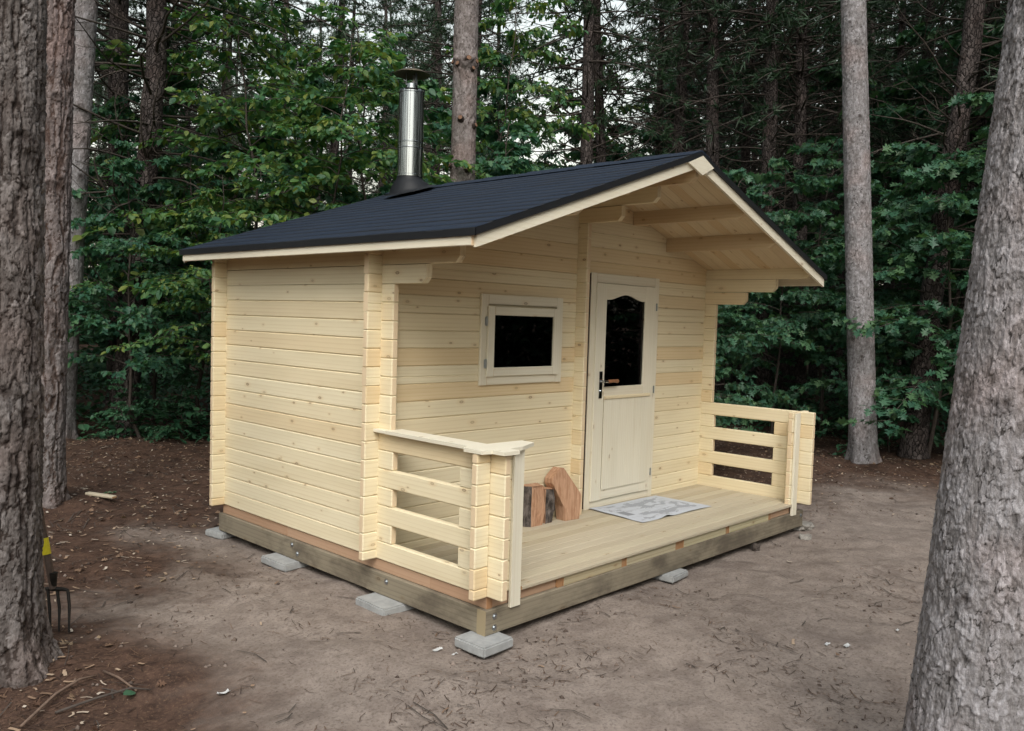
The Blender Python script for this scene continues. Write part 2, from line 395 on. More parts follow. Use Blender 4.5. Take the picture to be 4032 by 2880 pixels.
def bark_mat(name, cols, crack, attrs=True, bscale=1.0, warmtop=None):
    mt, t, b = new_mat(name); N = NT(t)
    co = N.n('TexCoord').outputs['Object']
    cs = N.scale(co, (1, 1, 0.42))
    n1 = N.noise(cs, 26 * bscale, 5, 0.65, 0.4); n2 = N.noise(cs, 95 * bscale, 3, 0.6)
    nbig = N.noise(co, 2.2, 3, 0.5)
    if attrs:
        cell = N.attr('cell'); edge = N.attr('edge'); knot = N.attr('knot')
    else:
        vo = N.n('TexVoronoi', feature='F1'); vo.inputs['Scale'].default_value = 24 * bscale
        vd = N.n('TexVoronoi', feature='DISTANCE_TO_EDGE'); vd.inputs['Scale'].default_value = 24 * bscale
        dis = N.n('VectorMath', operation='ADD'); N.l(cs, dis.inputs[0])
        nc = N.n('TexNoise'); nc.inputs['Scale'].default_value = 12; N.l(co, nc.inputs['Vector'])
        sc2 = N.n('VectorMath', operation='SCALE'); N.l(nc.outputs['Color'], sc2.inputs[0]); sc2.inputs['Scale'].default_value = 0.05
        N.l(sc2.outputs[0], dis.inputs[1]); N.l(dis.outputs[0], vo.inputs['Vector']); N.l(dis.outputs[0], vd.inputs['Vector'])
        sp = N.n('SeparateColor'); N.l(vo.outputs['Color'], sp.inputs[0]); cell = sp.outputs[0]
        edge = N.smooth(vd.outputs['Distance'], 0.0, 0.16); knot = None
    f = N.math('ADD', N.math('MULTIPLY', cell, 0.55), N.math('MULTIPLY', n1, 0.6))
    c = N.ramp(f, [(0.2 + 0.7 * i / (len(cols) - 1), k) for i, k in enumerate(cols)])
    c = N.mix(N.math('MULTIPLY', N.smooth(nbig, 0.45, 0.7), 0.45), c, N.mix(1.0, c, (1.12, 0.88, 0.80), 'MULTIPLY'))
    nmid = N.noise(N.scale(co, (1, 1, 0.5)), 7.0, 4, 0.6, 0.5)
    c = N.mix(N.math('MULTIPLY', N.smooth(nmid, 0.5, 0.68), 0.5), c, N.mix(1.0, c, (0.60, 0.57, 0.54), 'MULTIPLY'))
    c = N.mix(N.math('MULTIPLY', N.smooth(edge, 0.62, 0.05), 0.92), c, crack)
    if warmtop is not None:
        sx = N.n('SeparateXYZ'); N.l(co, sx.inputs[0])
        c = N.mix(N.math('MULTIPLY', N.smooth(sx.outputs[2], warmtop[0], warmtop[1]), 0.6), c, N.mix(1.0, c, (1.10, 0.94, 0.90), 'MULTIPLY'))
    if knot is not None: c = N.mix(N.math('MULTIPLY', knot, 0.85), c, (0.035, 0.024, 0.02))
    c = N.mix(N.math('MULTIPLY', N.smooth(n2, 0.35, 0.7), 0.6), c, N.mix(1.0, c, (0.50, 0.47, 0.45), 'MULTIPLY'))
    N.l(c, b.inputs['Base Color']); b.inputs['Roughness'].default_value = 0.85; b.inputs['Specular IOR Level'].default_value = 0.25
    h = N.math('ADD', N.math('MULTIPLY', n1, 0.8), N.math('MULTIPLY', n2, 0.6))
    if not attrs: h = N.math('ADD', h, N.math('ADD', edge, N.math('MULTIPLY', cell, 0.6)))
    N.l(N.bump(h, 0.9, 0.018), b.inputs['Normal']); return mt
M['bark_furrow'] = bark_mat('furrowed_bark', [(0.060, 0.050, 0.046), (0.115, 0.099, 0.092), (0.175, 0.155, 0.147), (0.28, 0.257, 0.25)], (0.036, 0.024, 0.019))
M['bark_red'] = bark_mat('reddish_bark', [(0.080, 0.070, 0.068), (0.15, 0.132, 0.128), (0.22, 0.198, 0.194), (0.31, 0.286, 0.284)], (0.07, 0.045, 0.035), True, 1.0, (1.6, 3.2))
M['bark_flake'] = bark_mat('flaky_bark', [(0.125, 0.114, 0.112), (0.225, 0.211, 0.211), (0.315, 0.300, 0.308), (0.44, 0.423, 0.44)], (0.040, 0.034, 0.031))
M['bark_pink'] = bark_mat('pinkish_bark', [(0.10, 0.084, 0.079), (0.185, 0.160, 0.152), (0.265, 0.235, 0.228), (0.35, 0.32, 0.316)], (0.045, 0.032, 0.027))
M['bark_far'] = bark_mat('dark_bark', [(0.05, 0.04, 0.038), (0.10, 0.083, 0.078), (0.16, 0.135, 0.128)], (0.025, 0.02, 0.018), False)
M['twig'] = plain('twig_bark', (0.085, 0.07, 0.06), 0.9, 0, 0.2, 0.5, 30)
M['cutwood'] = plain('cut_branch_wood', (0.22, 0.125, 0.08), 0.8, 0, 0.2, 0.5, 60)

# ------------------------------------------------------------------ ground
def ground_h(x, y):
    x, y = np.asarray(x, float), np.asarray(y, float)
    h = np.full(x.shape, -0.272)
    h = h + 0.03 * fbm(x * 0.35, y * 0.35, seed=3, oct=3) + 0.018 * fbm(x * 1.9, y * 1.9, seed=8, oct=3)
    h = h + 0.05 * np.clip((y - 1.0) / 4, 0, 1)
    edge = y - (7.3 - 0.42 * (x - 0.5))                       # litter bank along the forest edge
    h = h + 0.10 * np.exp(-(edge / 0.7) ** 2) * (0.6 + 0.5 * vnoise(x * 0.8, y * 0.8, seed=4))
    h = h + 0.04 * np.clip(edge / 6, 0, 1)
    for tx, ty, a, s in ((7.8, 0.62, 0.10, 0.7), (-1.95, 0.95, 0.05, 0.5), (-0.72, 4.35, 0.06, 0.5), (0.7, -2.72, 0.05, 0.5), (7.3, 1.1, 0.12, 0.35)):
        h = h + a * np.exp(-((x - tx) ** 2 + (y - ty) ** 2) / s ** 2)
    under = (x > -0.15) & (x < 4.1) & (y > -0.45) & (y < 2.9)
    h = np.where(under, np.minimum(h, -0.245), h)
    rim = np.clip(1 - np.maximum(np.maximum(-x - 0.0, x - 3.9), np.maximum(-0.34 - y, y - 2.7)) / 0.55, 0, 1)
    h = h * (1 - 0.8 * rim) - 0.276 * 0.8 * rim
    h = h - 0.022 * np.exp(-((x + 0.05) ** 2 + (y + 0.38) ** 2) / 0.3 ** 2)
    # small heaps under the front sill
    h = h + 0.03 * np.exp(-((x - 0.05) ** 2 + (y - 1.0) ** 2) / 0.25 ** 2) + 0.025 * np.exp(-((x - 1.1) ** 2 + (y + 0.15) ** 2) / 0.5 ** 2)
    return h
def gz(x, y): return float(ground_h(np.array([x]), np.array([y]))[0])
def axis_coords(lo, hi, f0, f1, step):
    mid = np.arange(f0, f1, step); out = [f1]
    s = step
    while out[-1] < hi: s *= 1.16; out.append(out[-1] + s)
    left = [f0]; s = step
    while left[-1] > lo: s *= 1.16; left.append(left[-1] - s)
    return np.concatenate([np.array(left[:0:-1]), mid, np.array(out)])
gx = axis_coords(-260, 260, -4.2, 9.5, 0.034); gy = axis_coords(-260, 260, -3.8, 8.8, 0.034)
GX, GY = np.meshgrid(gx, gy, indexing='ij')
GZ = ground_h(GX, GY)
nearm = np.exp(-(np.maximum(np.hypot(GX - 0, GY - 0) - 8, 0) / 4) ** 2)
GZ = GZ + nearm * (0.008 * fbm(GX * 5, GY * 5, seed=21, oct=4) + 0.005 * np.maximum(vnoise(GX * 13, GY * 13, seed=31), 0.1))
idx = np.arange(GX.size).reshape(GX.shape)
GF = np.stack([idx[:-1, :-1].ravel(), idx[1:, :-1].ravel(), idx[1:, 1:].ravel(), idx[:-1, 1:].ravel()], 1)
def ground_mat():
    mt, t, b = new_mat('forest_soil'); N = NT(t)
    co = N.n('TexCoord').outputs['Object']; sx = N.n('SeparateXYZ'); N.l(co, sx.inputs[0]); x, y = sx.outputs[0], sx.outputs[1]
    nA = N.noise(co, 1.1, 5, 0.6, 0.4); nB = N.noise(co, 7, 8, 0.78, 0.0); nC = N.noise(co, 60, 4, 0.7); nD = N.noise(co, 240, 2, 0.6); nE = N.noise(co, 3.2, 9, 0.74, 0.1)
    sand = N.mix(N.smooth(nB, 0.3, 0.7), (0.200, 0.162, 0.137), (0.290, 0.242, 0.209))
    sand = N.mix(N.math('MULTIPLY', N.smooth(nE, 0.47, 0.64), 0.52), sand, (0.135, 0.106, 0.092))
    sand = N.mix(N.math('MULTIPLY', N.smooth(nC, 0.48, 0.66), 0.48), sand, (0.064, 0.048, 0.041))
    sand = N.mix(N.math('MULTIPLY', N.smooth(nD, 0.6, 0.75), 0.4), sand, (0.30, 0.265, 0.24))
    duff = N.mix(N.smooth(nB, 0.3, 0.7), (0.036, 0.021, 0.016), (0.105, 0.062, 0.044))
    duff = N.mix(N.math('MULTIPLY', N.smooth(nC, 0.52, 0.7), 0.6), duff, (0.20, 0.125, 0.08))
    # litter lies around the clearing: left of the near trees, behind the cabin, along the forest edge
    e1 = N.smooth(N.math('ADD', N.math('ADD', N.math('MULTIPLY', x, 0.42), y), N.math('MULTIPLY_ADD', nA, 3.2, -1.6)), 2.1, 3.7)
    dl = N.math('ADD', N.math('MULTIPLY', x, -1.0), N.math('MULTIPLY_ADD', nA, 1.5, -0.75))
    e2 = N.smooth(dl, 0.95, 1.6)
    e3 = N.math('MULTIPLY', N.smooth(dl, 0.05, 0.8), N.smooth(N.math('ADD', y, N.math('MULTIPLY_ADD', nE, 1.6, -0.8)), 1.1, 2.3))
    e4 = N.smooth(N.math('ADD', x, N.math('MULTIPLY_ADD', nA, 3.0, -1.5)), 5.8, 7.6)
    msk = N.math('MAXIMUM', N.math('MAXIMUM', e1, e2), N.math('MAXIMUM', e3, e4))
    c = N.mix(msk, sand, duff)
    N.l(c, b.inputs['Base Color']); b.inputs['Roughness'].default_value = 0.95; b.inputs['Specular IOR Level'].default_value = 0.15
    h = N.math('ADD', N.math('MULTIPLY', nC, 0.6), N.math('ADD', N.math('MULTIPLY', nD, 0.25), N.math('MULTIPLY', nB, 0.8)))
    N.l(N.bump(h, 0.45, 0.014), b.inputs['Normal']); return mt
g = link('ground', np_mesh('ground', np.stack([GX.ravel(), GY.ravel(), GZ.ravel()], 1), GF, True), ground_mat())
g['kind'] = 'structure'

# ------------------------------------------------------------------ cabin
P = 0.115                       # log course height
TH = 0.045                      # log thickness
YF, YB, YR, XR = 0.6624, 2.6226, -0.3355, 3.803
XC = 1.9016
XE, ZE, SL = -0.2037, 1.979, 0.34124
def under(x):                   # underside of the roof
    return ZE + SL * ((x if x < XC else 2 * XC - x) - XE)
def x_at(z): return XE + (z - ZE) / SL
cabin = empty('log_cabin', (0, 0, 0), 'small pale pine log cabin with black shingle roof and open front porch', 'cabin')

# --- side walls (grain along y), logs k = 0..17
def side_wall(xo, sgn, left):
    mb = MB()
    x0, x1 = (xo, xo + TH)
    for k in range(18):
        z0, z1 = k * P, (k + 1) * P
        if k <= 6: yf = YF - 0.115 if False else (-0.445 if k % 2 == 0 else 0.52)
        elif k <= 14: yf = YF - 0.115
        elif k == 15: yf = 0.245
        elif k == 16: yf = -0.04
        else: yf = -0.362
        yb = YB + TH + 0.11
        if k == 17: z1 = under(TH if left else XR) - 0.001; yb = 2.90
        if k >= 15:   # corbel with its lower front corner cut off
            prof = [(yf + 0.035, z0 + 0.002), (yb, z0 + 0.002), (yb, z1 - 0.002), (yf, z1 - 0.002), (yf, z0 + 0.037)]
            t = random.random()
            mb.prism(prof, (x0, 0, 0), (0, 1, 0), (0, 0, 1), (x1 - x0, 0, 0), 'perp', t)
        else:
            mb.box(x0, x1, yf, yb, z0 + 0.001, z1, 'y', 0.0065)
        if k in (1, 3, 5): mb.box(x0, x1, -0.445, -0.085, z0, z1, 'y', 0.0065)
    return mb.build('wall', M['pine'], cabin)
side_wall(0.0, -1, True)
side_wall(XR, 1, False)

# --- cross walls (grain along x), courses offset half a log, with openings cut out
def cross_wall(y0, openings, z_off, gable=True):
    mb = MB(); xl, xr = -0.105, XR + TH + 0.105
    zs = [0.0] + [(k + 0.5) * P for k in range(0, 24)]
    for z0, z1 in zip(zs[:-1], zs[1:]):
        if z0 > 2.55: break
        bands = [z0, z1]
        for (a, b_, c, d) in openings:
            for q in (c, d):
                if z0 + 0.004 < q < z1 - 0.004: bands.append(q)
        bands.sort(); tt = random.random()
        for u0, u1 in zip(bands[:-1], bands[1:]):
            if u1 < 2.03: segs = [(xl, xr)]
            else: segs = None
            if segs is None:
                # gable log, ends cut to the slope of the roof
                a0 = max(x_at(u0 + 0.0), 0.0 - 0.1); a1 = max(x_at(u1), -0.1)
                a0 += 0.004; a1 += 0.004
                cc = 0.006
                prof = [(a0, u0 + cc), (2 * XC - a0, u0 + cc), (2 * XC - a1, u1 - cc), (a1, u1 - cc)]
                back = [(a0, u0), (2 * XC - a0, u0), (2 * XC - a1, u1), (a1, u1)]
                if a1 > XC: prof = [prof[0], prof[1], (XC, under(XC) - 0.01)]; back = [back[0], back[1], (XC, under(XC) - 0.005)]
                ru, rv = random.uniform(0, 50), random.uniform(0, 50)
                for yy, pf in ((y0, prof), (y0 + TH, prof)):
                    mb.face([(a, yy, b_) for a, b_ in pf], [(a + ru, b_ + rv) for a, b_ in pf], tt, 0.0)
                for yy0, yy1 in ((y0, y0 + cc), (y0 + TH, y0 + TH - cc)):
                    n = len(prof)
                    for i in range(n):
                        j = (i + 1) % n
                        mb.face([(prof[i][0], yy0, prof[i][1]), (prof[j][0], yy0, prof[j][1]), (back[j][0], yy1, back[j][1]), (back[i][0], yy1, back[i][1])],
                                [(prof[i][0] + ru, rv), (prof[j][0] + ru, rv), (prof[j][0] + ru, rv + .01), (prof[i][0] + ru, rv + .01)], tt, 0.0)
                continue
            for (a, b_, c, d) in openings:
                if u0 >= c - 0.002 and u1 <= d + 0.002:
                    ns = []
                    for s0, s1 in segs:
                        if a > s0: ns.append((s0, min(a, s1)))
                        if b_ < s1: ns.append((max(b_, s0), s1))
                    segs = [q for q in ns if q[1] - q[0] > 0.01]
            for s0, s1 in segs: mb.box(s0, s1, y0, y0 + TH, u0 + (0.001 if u0 == z0 else 0), u1, 'x', 0.0065 if len(bands) == 2 else 0.004, tt)
    return mb
WIN = (0.925, 1.63, 1.14, 1.60); DOOR = (2.105, 2.955, -0.01, 1.85)
cross_wall(YF, [WIN, DOOR], 0).build('wall', M['pine'], cabin)
cross_wall(YB, [], 0).build('wall', M['pine'], cabin)

# --- inner dividing wall; its log ends come through the front wall and step out under the ridge
mb = MB(); px0 = 1.891; po = -0.0135
for k in range(20):
    mb.box(px0, px0 + TH, YF - 0.0975, YB - 0.003, max(0, k * P + po), (k + 1) * P + po, 'y', 0.0065)
for k, ye in ((20, 0.255), (21, -0.055)):
    z0, z1 = k * P + po, (k + 1) * P + po
    mb.prism([(ye + 0.035, z0 + .002), (YB - .003, z0 + .002), (YB - .003, z1 - .002), (ye, z1 - .002), (ye, z0 + 0.037)], (px0, 0, 0), (0, 1, 0), (0, 0, 1), (TH, 0, 0), 'perp')
mb.build('dividing_wall', M['pine'], cabin)

# --- purlins
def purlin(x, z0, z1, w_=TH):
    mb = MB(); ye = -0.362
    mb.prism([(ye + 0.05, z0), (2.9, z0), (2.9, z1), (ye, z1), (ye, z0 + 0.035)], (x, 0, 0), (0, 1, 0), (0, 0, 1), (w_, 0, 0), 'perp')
    mb.build('purlin', M['soffit_shaded'], cabin)
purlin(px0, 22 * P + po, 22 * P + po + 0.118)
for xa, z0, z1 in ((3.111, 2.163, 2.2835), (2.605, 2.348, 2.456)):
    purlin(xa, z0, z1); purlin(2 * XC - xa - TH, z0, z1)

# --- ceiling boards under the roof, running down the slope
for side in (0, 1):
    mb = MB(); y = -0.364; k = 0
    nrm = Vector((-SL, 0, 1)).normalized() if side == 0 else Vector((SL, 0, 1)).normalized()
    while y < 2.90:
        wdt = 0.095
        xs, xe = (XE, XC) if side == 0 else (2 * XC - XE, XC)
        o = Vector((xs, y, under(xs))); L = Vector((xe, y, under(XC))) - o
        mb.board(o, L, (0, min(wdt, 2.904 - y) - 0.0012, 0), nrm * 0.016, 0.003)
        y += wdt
    mb.build('ceiling', M['soffit_shaded'], cabin)

# --- bargeboards, fascias, ridge block
def slope_board(xa, xb, ya, yb, dz0, dz1, name, mat):
    mb = MB(); za, zb = under(xa), under(xb)
    prof = [(xa, za + dz0), (xb, zb + dz0), (xb, zb + dz1), (xa, za + dz1)]
    mb.prism(prof, (0, ya, 0), (1, 0, 0), (0, 0, 1), (0, yb - ya, 0), 'perp', 0.3); mb.build(name, mat, cabin)
for ya, yb in ((-0.387, -0.366), (2.905, 2.926)):
    slope_board(XE - 0.002, XC - 0.0005, ya, yb, -0.083, 0.012, 'bargeboard', M['pale'])
    slope_board(2 * XC - XE + 0.002, XC + 0.0005, ya, yb, -0.083, 0.012, 'bargeboard', M['pale'])
for xf in (XE - 0.020, 2 * XC - XE + 0.002):
    mb = MB(); mb.box(xf, xf + 0.018, -0.3655, 2.9045, ZE - 0.075, ZE + 0.012, 'y', 0.003, 0.35); mb.build('fascia', M['pale'], cabin)
mb = MB()
mb.prism([(1.735, 2.622), (1.913, 2.694), (2.062, 2.631), (1.917, 2.562)], (0, -0.406, 0), (1, 0, 0), (0, 0, 1), (0, 0.0185, 0), 'perp', 0.2)
mb.build('ridge_block', M['pale'], cabin)

# --- shingle roof: overlapping courses with slightly uneven edges
NC = 16
def roof_slope(side):
    V, F, T, MI = [], [], [], []
    ys = np.linspace(-0.402, 2.944, 110); n = len(ys)
    x_lo, x_hi = XE - 0.03, XC
    for i in range(NC):
        xa = x_lo + (x_hi - x_lo) * i / NC; xb = x_lo + (x_hi - x_lo) * (i + 1) / NC + 0.02
        wob = 0.0045 * fbm(ys * 2.3, np.full(n, i * 3.7 + side * 50), seed=5, oct=3) + 0.003 * vnoise(ys * 9, np.full(n, i * 1.3), seed=6)
        if i == 0: wob *= 0.3
        lift = 0.006 + 0.002 * vnoise(ys * 3.1, np.full(n, i * 2.9 + side * 9), seed=12)
        rows = []
        for (xx, dz) in ((xa + wob, 0.017 + 0 * ys), (xa + wob, 0.021 + lift), (np.full(n, (xa + xb) / 2), 0.0216 + lift * 0.5), (np.full(n, min(xb, XC)), 0.0225 + 0 * ys)):
            zz = ZE + SL * (xx - XE) + dz
            rows.append(np.stack([xx if side == 0 else 2 * XC - xx, ys, zz], 1))
        b = len(V) and sum(len(q) for q in V)
        V += rows; base = b
        for r_ in range(3):
            a = np.arange(n - 1)
            q = np.stack([base + r_ * n + a, base + r_ * n + a + 1, base + (r_ + 1) * n + a + 1, base + (r_ + 1) * n + a], 1)
            F.append(q if side == 0 else q[:, ::-1])
            MI.append(np.full(n - 1, 1 if r_ == 0 else 0)); T.append(_hash(np.floor((ys[:-1] + i * 0.17) / 0.333), np.full(n - 1, i), np.zeros(n - 1), side))  # black risers: bare bitumen edge plus painted shadow line under each course
    return np.concatenate(V), np.concatenate(F), np.concatenate(T), np.concatenate(MI)
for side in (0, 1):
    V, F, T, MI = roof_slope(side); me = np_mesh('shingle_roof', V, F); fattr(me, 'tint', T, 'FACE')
    link('shingle_roof', me, [M['shingle'], M['felt_and_shadow']], cabin); me.polygons.foreach_set('material_index', MI)
mb = MB()                                                   # ridge caps
y = -0.404; k = 0
while y < 2.93:
    L = 0.34; h = 0.034 + 0.004 * (k % 2) + random.uniform(0, .003); wd = 0.14 + random.uniform(-.01, .012)
    pr = [(XC - wd, under(XC - wd) + 0.030), (XC - 0.012, under(XC) + h - 0.004), (XC, under(XC) + h), (XC + 0.012, under(XC) + h - 0.004), (XC + wd, under(XC - wd) + 0.030), (XC, under(XC) + 0.02)]
    mb.prism(pr, (0, y, 0), (1, 0, 0), (0, 0, 1), (0, min(L, 2.944 - y), 0.004), 'ext', random.random(), capend=False)
    y += 0.255; k += 1
mb.build('ridge_cap', M['shingle'], cabin)
# black drip edge strips on the eaves and gables
mb = MB()
for s in (0, 1):
    f = (lambda x: x) if s == 0 else (lambda x: 2 * XC - x)
    for ya, yb in ((-0.403, -0.388), (2.927, 2.944)):
        xa, xb = XE - 0.028, XC
        prof = [(f(xa), under(XE) + SL * -0.024 - 0.017), (f(xb), under(XC) - 0.014), (f(xb), under(XC) + 0.026), (f(xa), under(XE) + SL * -0.024 + 0.022)]
        mb.prism(prof, (0, ya, 0), (1, 0, 0), (0, 0, 1), (0, yb - ya, 0), 'perp', 0.5)
    xa = f(XE - 0.031) if s == 0 else f(XE - 0.023)
    mb.box(xa, xa + 0.008, -0.403, 2.944, ZE - 0.026, ZE + 0.013, 'y', 0.0, 0.5)
mb.build('drip_edge', M['felt_and_shadow'], cabin)

# --- base: sill beams, bearer strips, joists, blocking, deck
sx0, sx1, sy0, sy1, szb, szt = -0.013, 3.915, -0.3405, 2.69, -0.214, -0.073
def sill(o, L, W, T, bolts):
    mb = MB(); mb.board(o, L, W, T, 0.005, 0.5); ob = mb.build('sill_beam', M['sill'], cabin)
    for c, d in bolts:
        b2 = MB(); c, d = Vector(c), Vector(d)
        b2.tube([c, c + d * 0.003], 0.0175, 14); b2.tube([c + d * 0.003, c + d * 0.009], 0.009, 6); b2.build('bolt', M['steel_dull'], ob)
H = szt - szb
sill((sx0 + 0.0, sy0, szb), (sx1 - sx0, 0, 0), (0, 0.07, 0), (0, 0, H), [((0.055, sy0, -0.115), (0, -1, 0)), ((0.055, sy0, -0.178), (0, -1, 0)), ((3.875, sy0, -0.115), (0, -1, 0))])
sill((sx0 + 0.0025, sy0 + 0.0705, szb), (0, 1.02, 0), (0.07, 0, 0), (0, 0, H - 0.002), [((sx0 + 0.0025, 0.54, -0.118), (-1, 0, 0))])
sill((sx0 + 0.0045, sy0 + 1.0915, szb + 0.001), (0, sy1 - sy0 - 1.0915, 0), (0.07, 0, 0), (0, 0, H - 0.003), [((sx0 + 0.0045, 1.62, -0.11), (-1, 0, 0)), ((sx0 + 0.0045, 1.55, -0.16), (-1, 0, 0))])
sill((sx1 - 0.07, sy0 + 0.0705, szb), (0, sy1 - sy0 - 0.0705, 0), (0.0685, 0, 0), (0, 0, H - 0.002), [])
sill((sx0 + 0.08, sy1 - 0.07, szb), (sx1 - sx0 - 0.16, 0, 0), (0, 0.07, 0), (0, 0, H - 0.002), [])
def bearer(x0, x1, y0, y1, ax):
    mb = MB(); mb.box(x0, x1, y0, y1, szt + 0.0005, -0.0015, ax, 0.003, random.random()); mb.build('bearer', M['bearer'], cabin)
bearer(0.012, 0.057, -0.318, 0.155, 'y'); bearer(0.0125, 0.057, 0.157, 1.72, 'y'); bearer(0.012, 0.057, 1.722, 2.664, 'y')
bearer(0.058, 0.594, -0.318, -0.275, 'x'); bearer(3.332, 3.79, -0.3195, -0.275, 'x'); bearer(3.79, 3.835, -0.318, 2.66, 'y')
bearer(0.06, 3.788, 2.62, 2.66, 'x')
jx = [0.598, 1.240, 1.880, 1.932, 2.580, 3.276]
for x in jx:
    mb = MB(); mb.box(x, x + 0.048, -0.330, 2.61, szt + 0.0005, -0.009, 'y', 0.002); mb.build('joist', M['joist'], cabin)
for xa, xb in ((0.650, 1.236), (1.292, 1.876), (1.984, 2.576), (2.632, 3.272)):
    mb = MB(); mb.box(xa, xb, -0.336, -0.295, szt + 0.001, -0.0095, 'x', 0.003); mb.build('blocking', M['block'], cabin)
mb = MB(); y = -0.352
while y < 2.60:
    wd = 0.093; ye = min(y + wd, 2.615)
    xa, xb = (0.262, 3.70) if y < -0.33 else (0.0485, 3.80)
    if -0.35 < y < 0.6: xa = 0.0475; xb = 3.8005
    mb.box(xa, xb, y, ye - 0.0035, -0.0085, 0.0125, 'x', 0.0025)
    y += wd
mb.build('deck', M['treated'], cabin)

# --- porch railings: the corner post of cross logs, trim board and handrail
def railing(left):
    mb = MB()
    x0, x1 = (-0.105, 0.205) if left else (3.645, XR + TH + 0.105)
    zs = [-0.0] + [(k + 0.5) * P for k in range(7)]
    for z0, z1 in zip(zs[:-1], zs[1:]):
        for a, b_ in (((x0, -0.0005), (TH + 0.0005, x1)) if left else ((x0, XR - 0.0005), (XR + TH + 0.0005, x1))):
            mb.box(a, b_, YR, YR + TH, z0 + 0.0006, z1, 'x', 0.0065)
    zt = zs[-1]
    for a, b_ in (((x0, -0.0005), (TH + 0.0005, x1)) if left else ((x0, XR - 0.0005), (XR + TH + 0.0005, x1))):
        mb.box(a, b_, YR, YR + TH, zt + 0.0006, 7 * P - 0.001, 'x', 0.0065)
    rail = mb.build('railing', M['pine'], cabin)
    bx = 0.165 if left else 3.668
    mb = MB(); mb.box(bx, bx + 0.082, YR - 0.0215, YR - 0.0005, -0.088, 7 * P - 0.006, 'z', 0.003, 0.15); mb.build('trim_board', M['pale'], rail)
    if left:
        mb = MB()
        out = [(-0.045, 0.545), (0.088, 0.545), (0.092, -0.205), (0.362, -0.222), (0.358, -0.322), (0.190, -0.392), (0.082, -0.396), (0.074, -0.478), (-0.040, -0.474), (-0.044, -0.386), (-0.108, -0.372), (-0.112, -0.232), (-0.050, -0.196)]
        mb.prism(out, (0, 0, 7 * P + 0.0005), (1, 0, 0), (0, 1, 0), (0, 0, 0.021), 'perp', 0.1)
        mb.box(-0.045, -0.0015, 0.5455, 0.6605, 7 * P + 0.0008, 7 * P + 0.021, 'y', 0.002, 0.12)
        mb.build('handrail', M['pale'], rail)
railing(True); railing(False)

# --- window
def frame(parent, name, x0, x1, z0, z1, wd, y0, y1, mat, wtop=None, wbot=None, tint=None):
    mb = MB(); wt = wtop or wd; wb = wbot or wd
    mb.box(x0, x0 + wd, y0, y1, z0, z1, 'z', 0.003, tint); mb.box(x1 - wd, x1, y0, y1, z0, z1, 'z', 0.003, tint)
    mb.box(x0 + wd + .0003, x1 - wd - .0003, y0 + .0008, y1, z1 - wt, z1 - .0004, 'x', 0.003, tint)
    mb.box(x0 + wd + .0003, x1 - wd - .0003, y0 + .0008, y1, z0 + .0004, z0 + wb, 'x', 0.003, tint)
    return mb.build(name, mat, parent)
def hinge(parent, x, z, y):
    mb = MB(); mb.tube([(x, y, z - 0.032), (x, y, z + 0.032)], 0.0065, 8); mb.box(x - 0.011, x + 0.011, y + 0.004, y + 0.0065, z - 0.028, z + 0.028, 'z', 0.0)
    mb.build('hinge', M['steel_dull'], parent)
win = empty('window', (1.30, YF, 1.37)); win.parent = cabin
inv = Matrix.Translation((-1.30, -YF, -1.37))
frame(win, 'frame', 0.8455, 1.713, 1.064, 1.701, 0.07, YF - 0.021, YF - 0.0005, M['pale'], tint=0.3)
frame(win, 'jamb', 0.909, 1.647, 1.124, 1.618, 0.024, YF + 0.0005, YF + 0.044, M['pale'])
frame(win, 'sash', 0.899, 1.659, 1.1245, 1.6155, 0.066, YF - 0.038, YF - 0.0215, M['pale'], 0.060, 0.062, 0.1)
mb = MB(); mb.box(0.955, 1.603, YF - 0.026, YF - 0.0235, 1.180, 1.562, 'x', 0.0); mb.build('pane', M['glass'], win)
hinge(win, 0.889, 1.512, YF - 0.030); hinge(win, 0.889, 1.216, YF - 0.030)
mb = MB(); mb.tube([(1.60, YF + 0.01, 1.385), (1.60, YF + 0.03, 1.388), (1.60, YF + 0.035, 1.375), (1.60, YF + 0.035, 1.33), (1.60, YF + 0.035, 1.285)], 0.0055, 8); mb.build('handle', M['steel'], win)
for ch in win.children: ch.matrix_parent_inverse = inv

# --- door
dframe = empty('door_frame', (2.55, YF, 0.0)); dframe.parent = cabin; inv2 = Matrix.Translation((-2.55, -YF, 0))
frame(dframe, 'casing', 2.0555, 3.001, 0.0135, 1.921, 0.068, YF - 0.021, YF - 0.0005, M['pale'], 0.078, 0.062, 0.35)
frame(dframe, 'jamb', 2.106, 2.954, 0.014, 1.849, 0.022, YF + 0.0005, YF + 0.044, M['pale'])
mb = MB(); mb.box(2.050, 2.0545, YF - 0.012, YF - 0.001, 0.02, 1.915, 'z', 0.0); mb.build('gap_shade_strip', M['dark_gap'], dframe)  # dark strip painted in for the shaded gap beside the casing
for ch in dframe.children: ch.matrix_parent_inverse = inv2
door = empty('door', (2.57, YF, 0.0)); door.parent = cabin; inv3 = Matrix.Translation((-2.57, -YF, 0))
dx0, dx1, dz0, dz1 = 2.111, 2.938, 0.078, 1.8405
gx0, gx1, gz0, gz1 = 2.240, 2.778, 1.004, 1.711
ya, yb = YF - 0.0365, YF - 0.0215
mb = MB()
mb.box(dx0, gx0, ya, yb, dz0, dz1, 'z', 0.003, 0.1); mb.box(gx1, dx1, ya, yb, dz0, dz1, 'z', 0.003, 0.25)
mb.box(gx0 + .0003, gx1 - .0003, ya + .0008, yb, gz0 - 0.085, gz0, 'x', 0.003, 0.4)
mb.box(gx0 + .0003, gx1 - .0003, ya + .0008, yb, dz0 + 0.0005, 0.162, 'x', 0.003, 0.2)
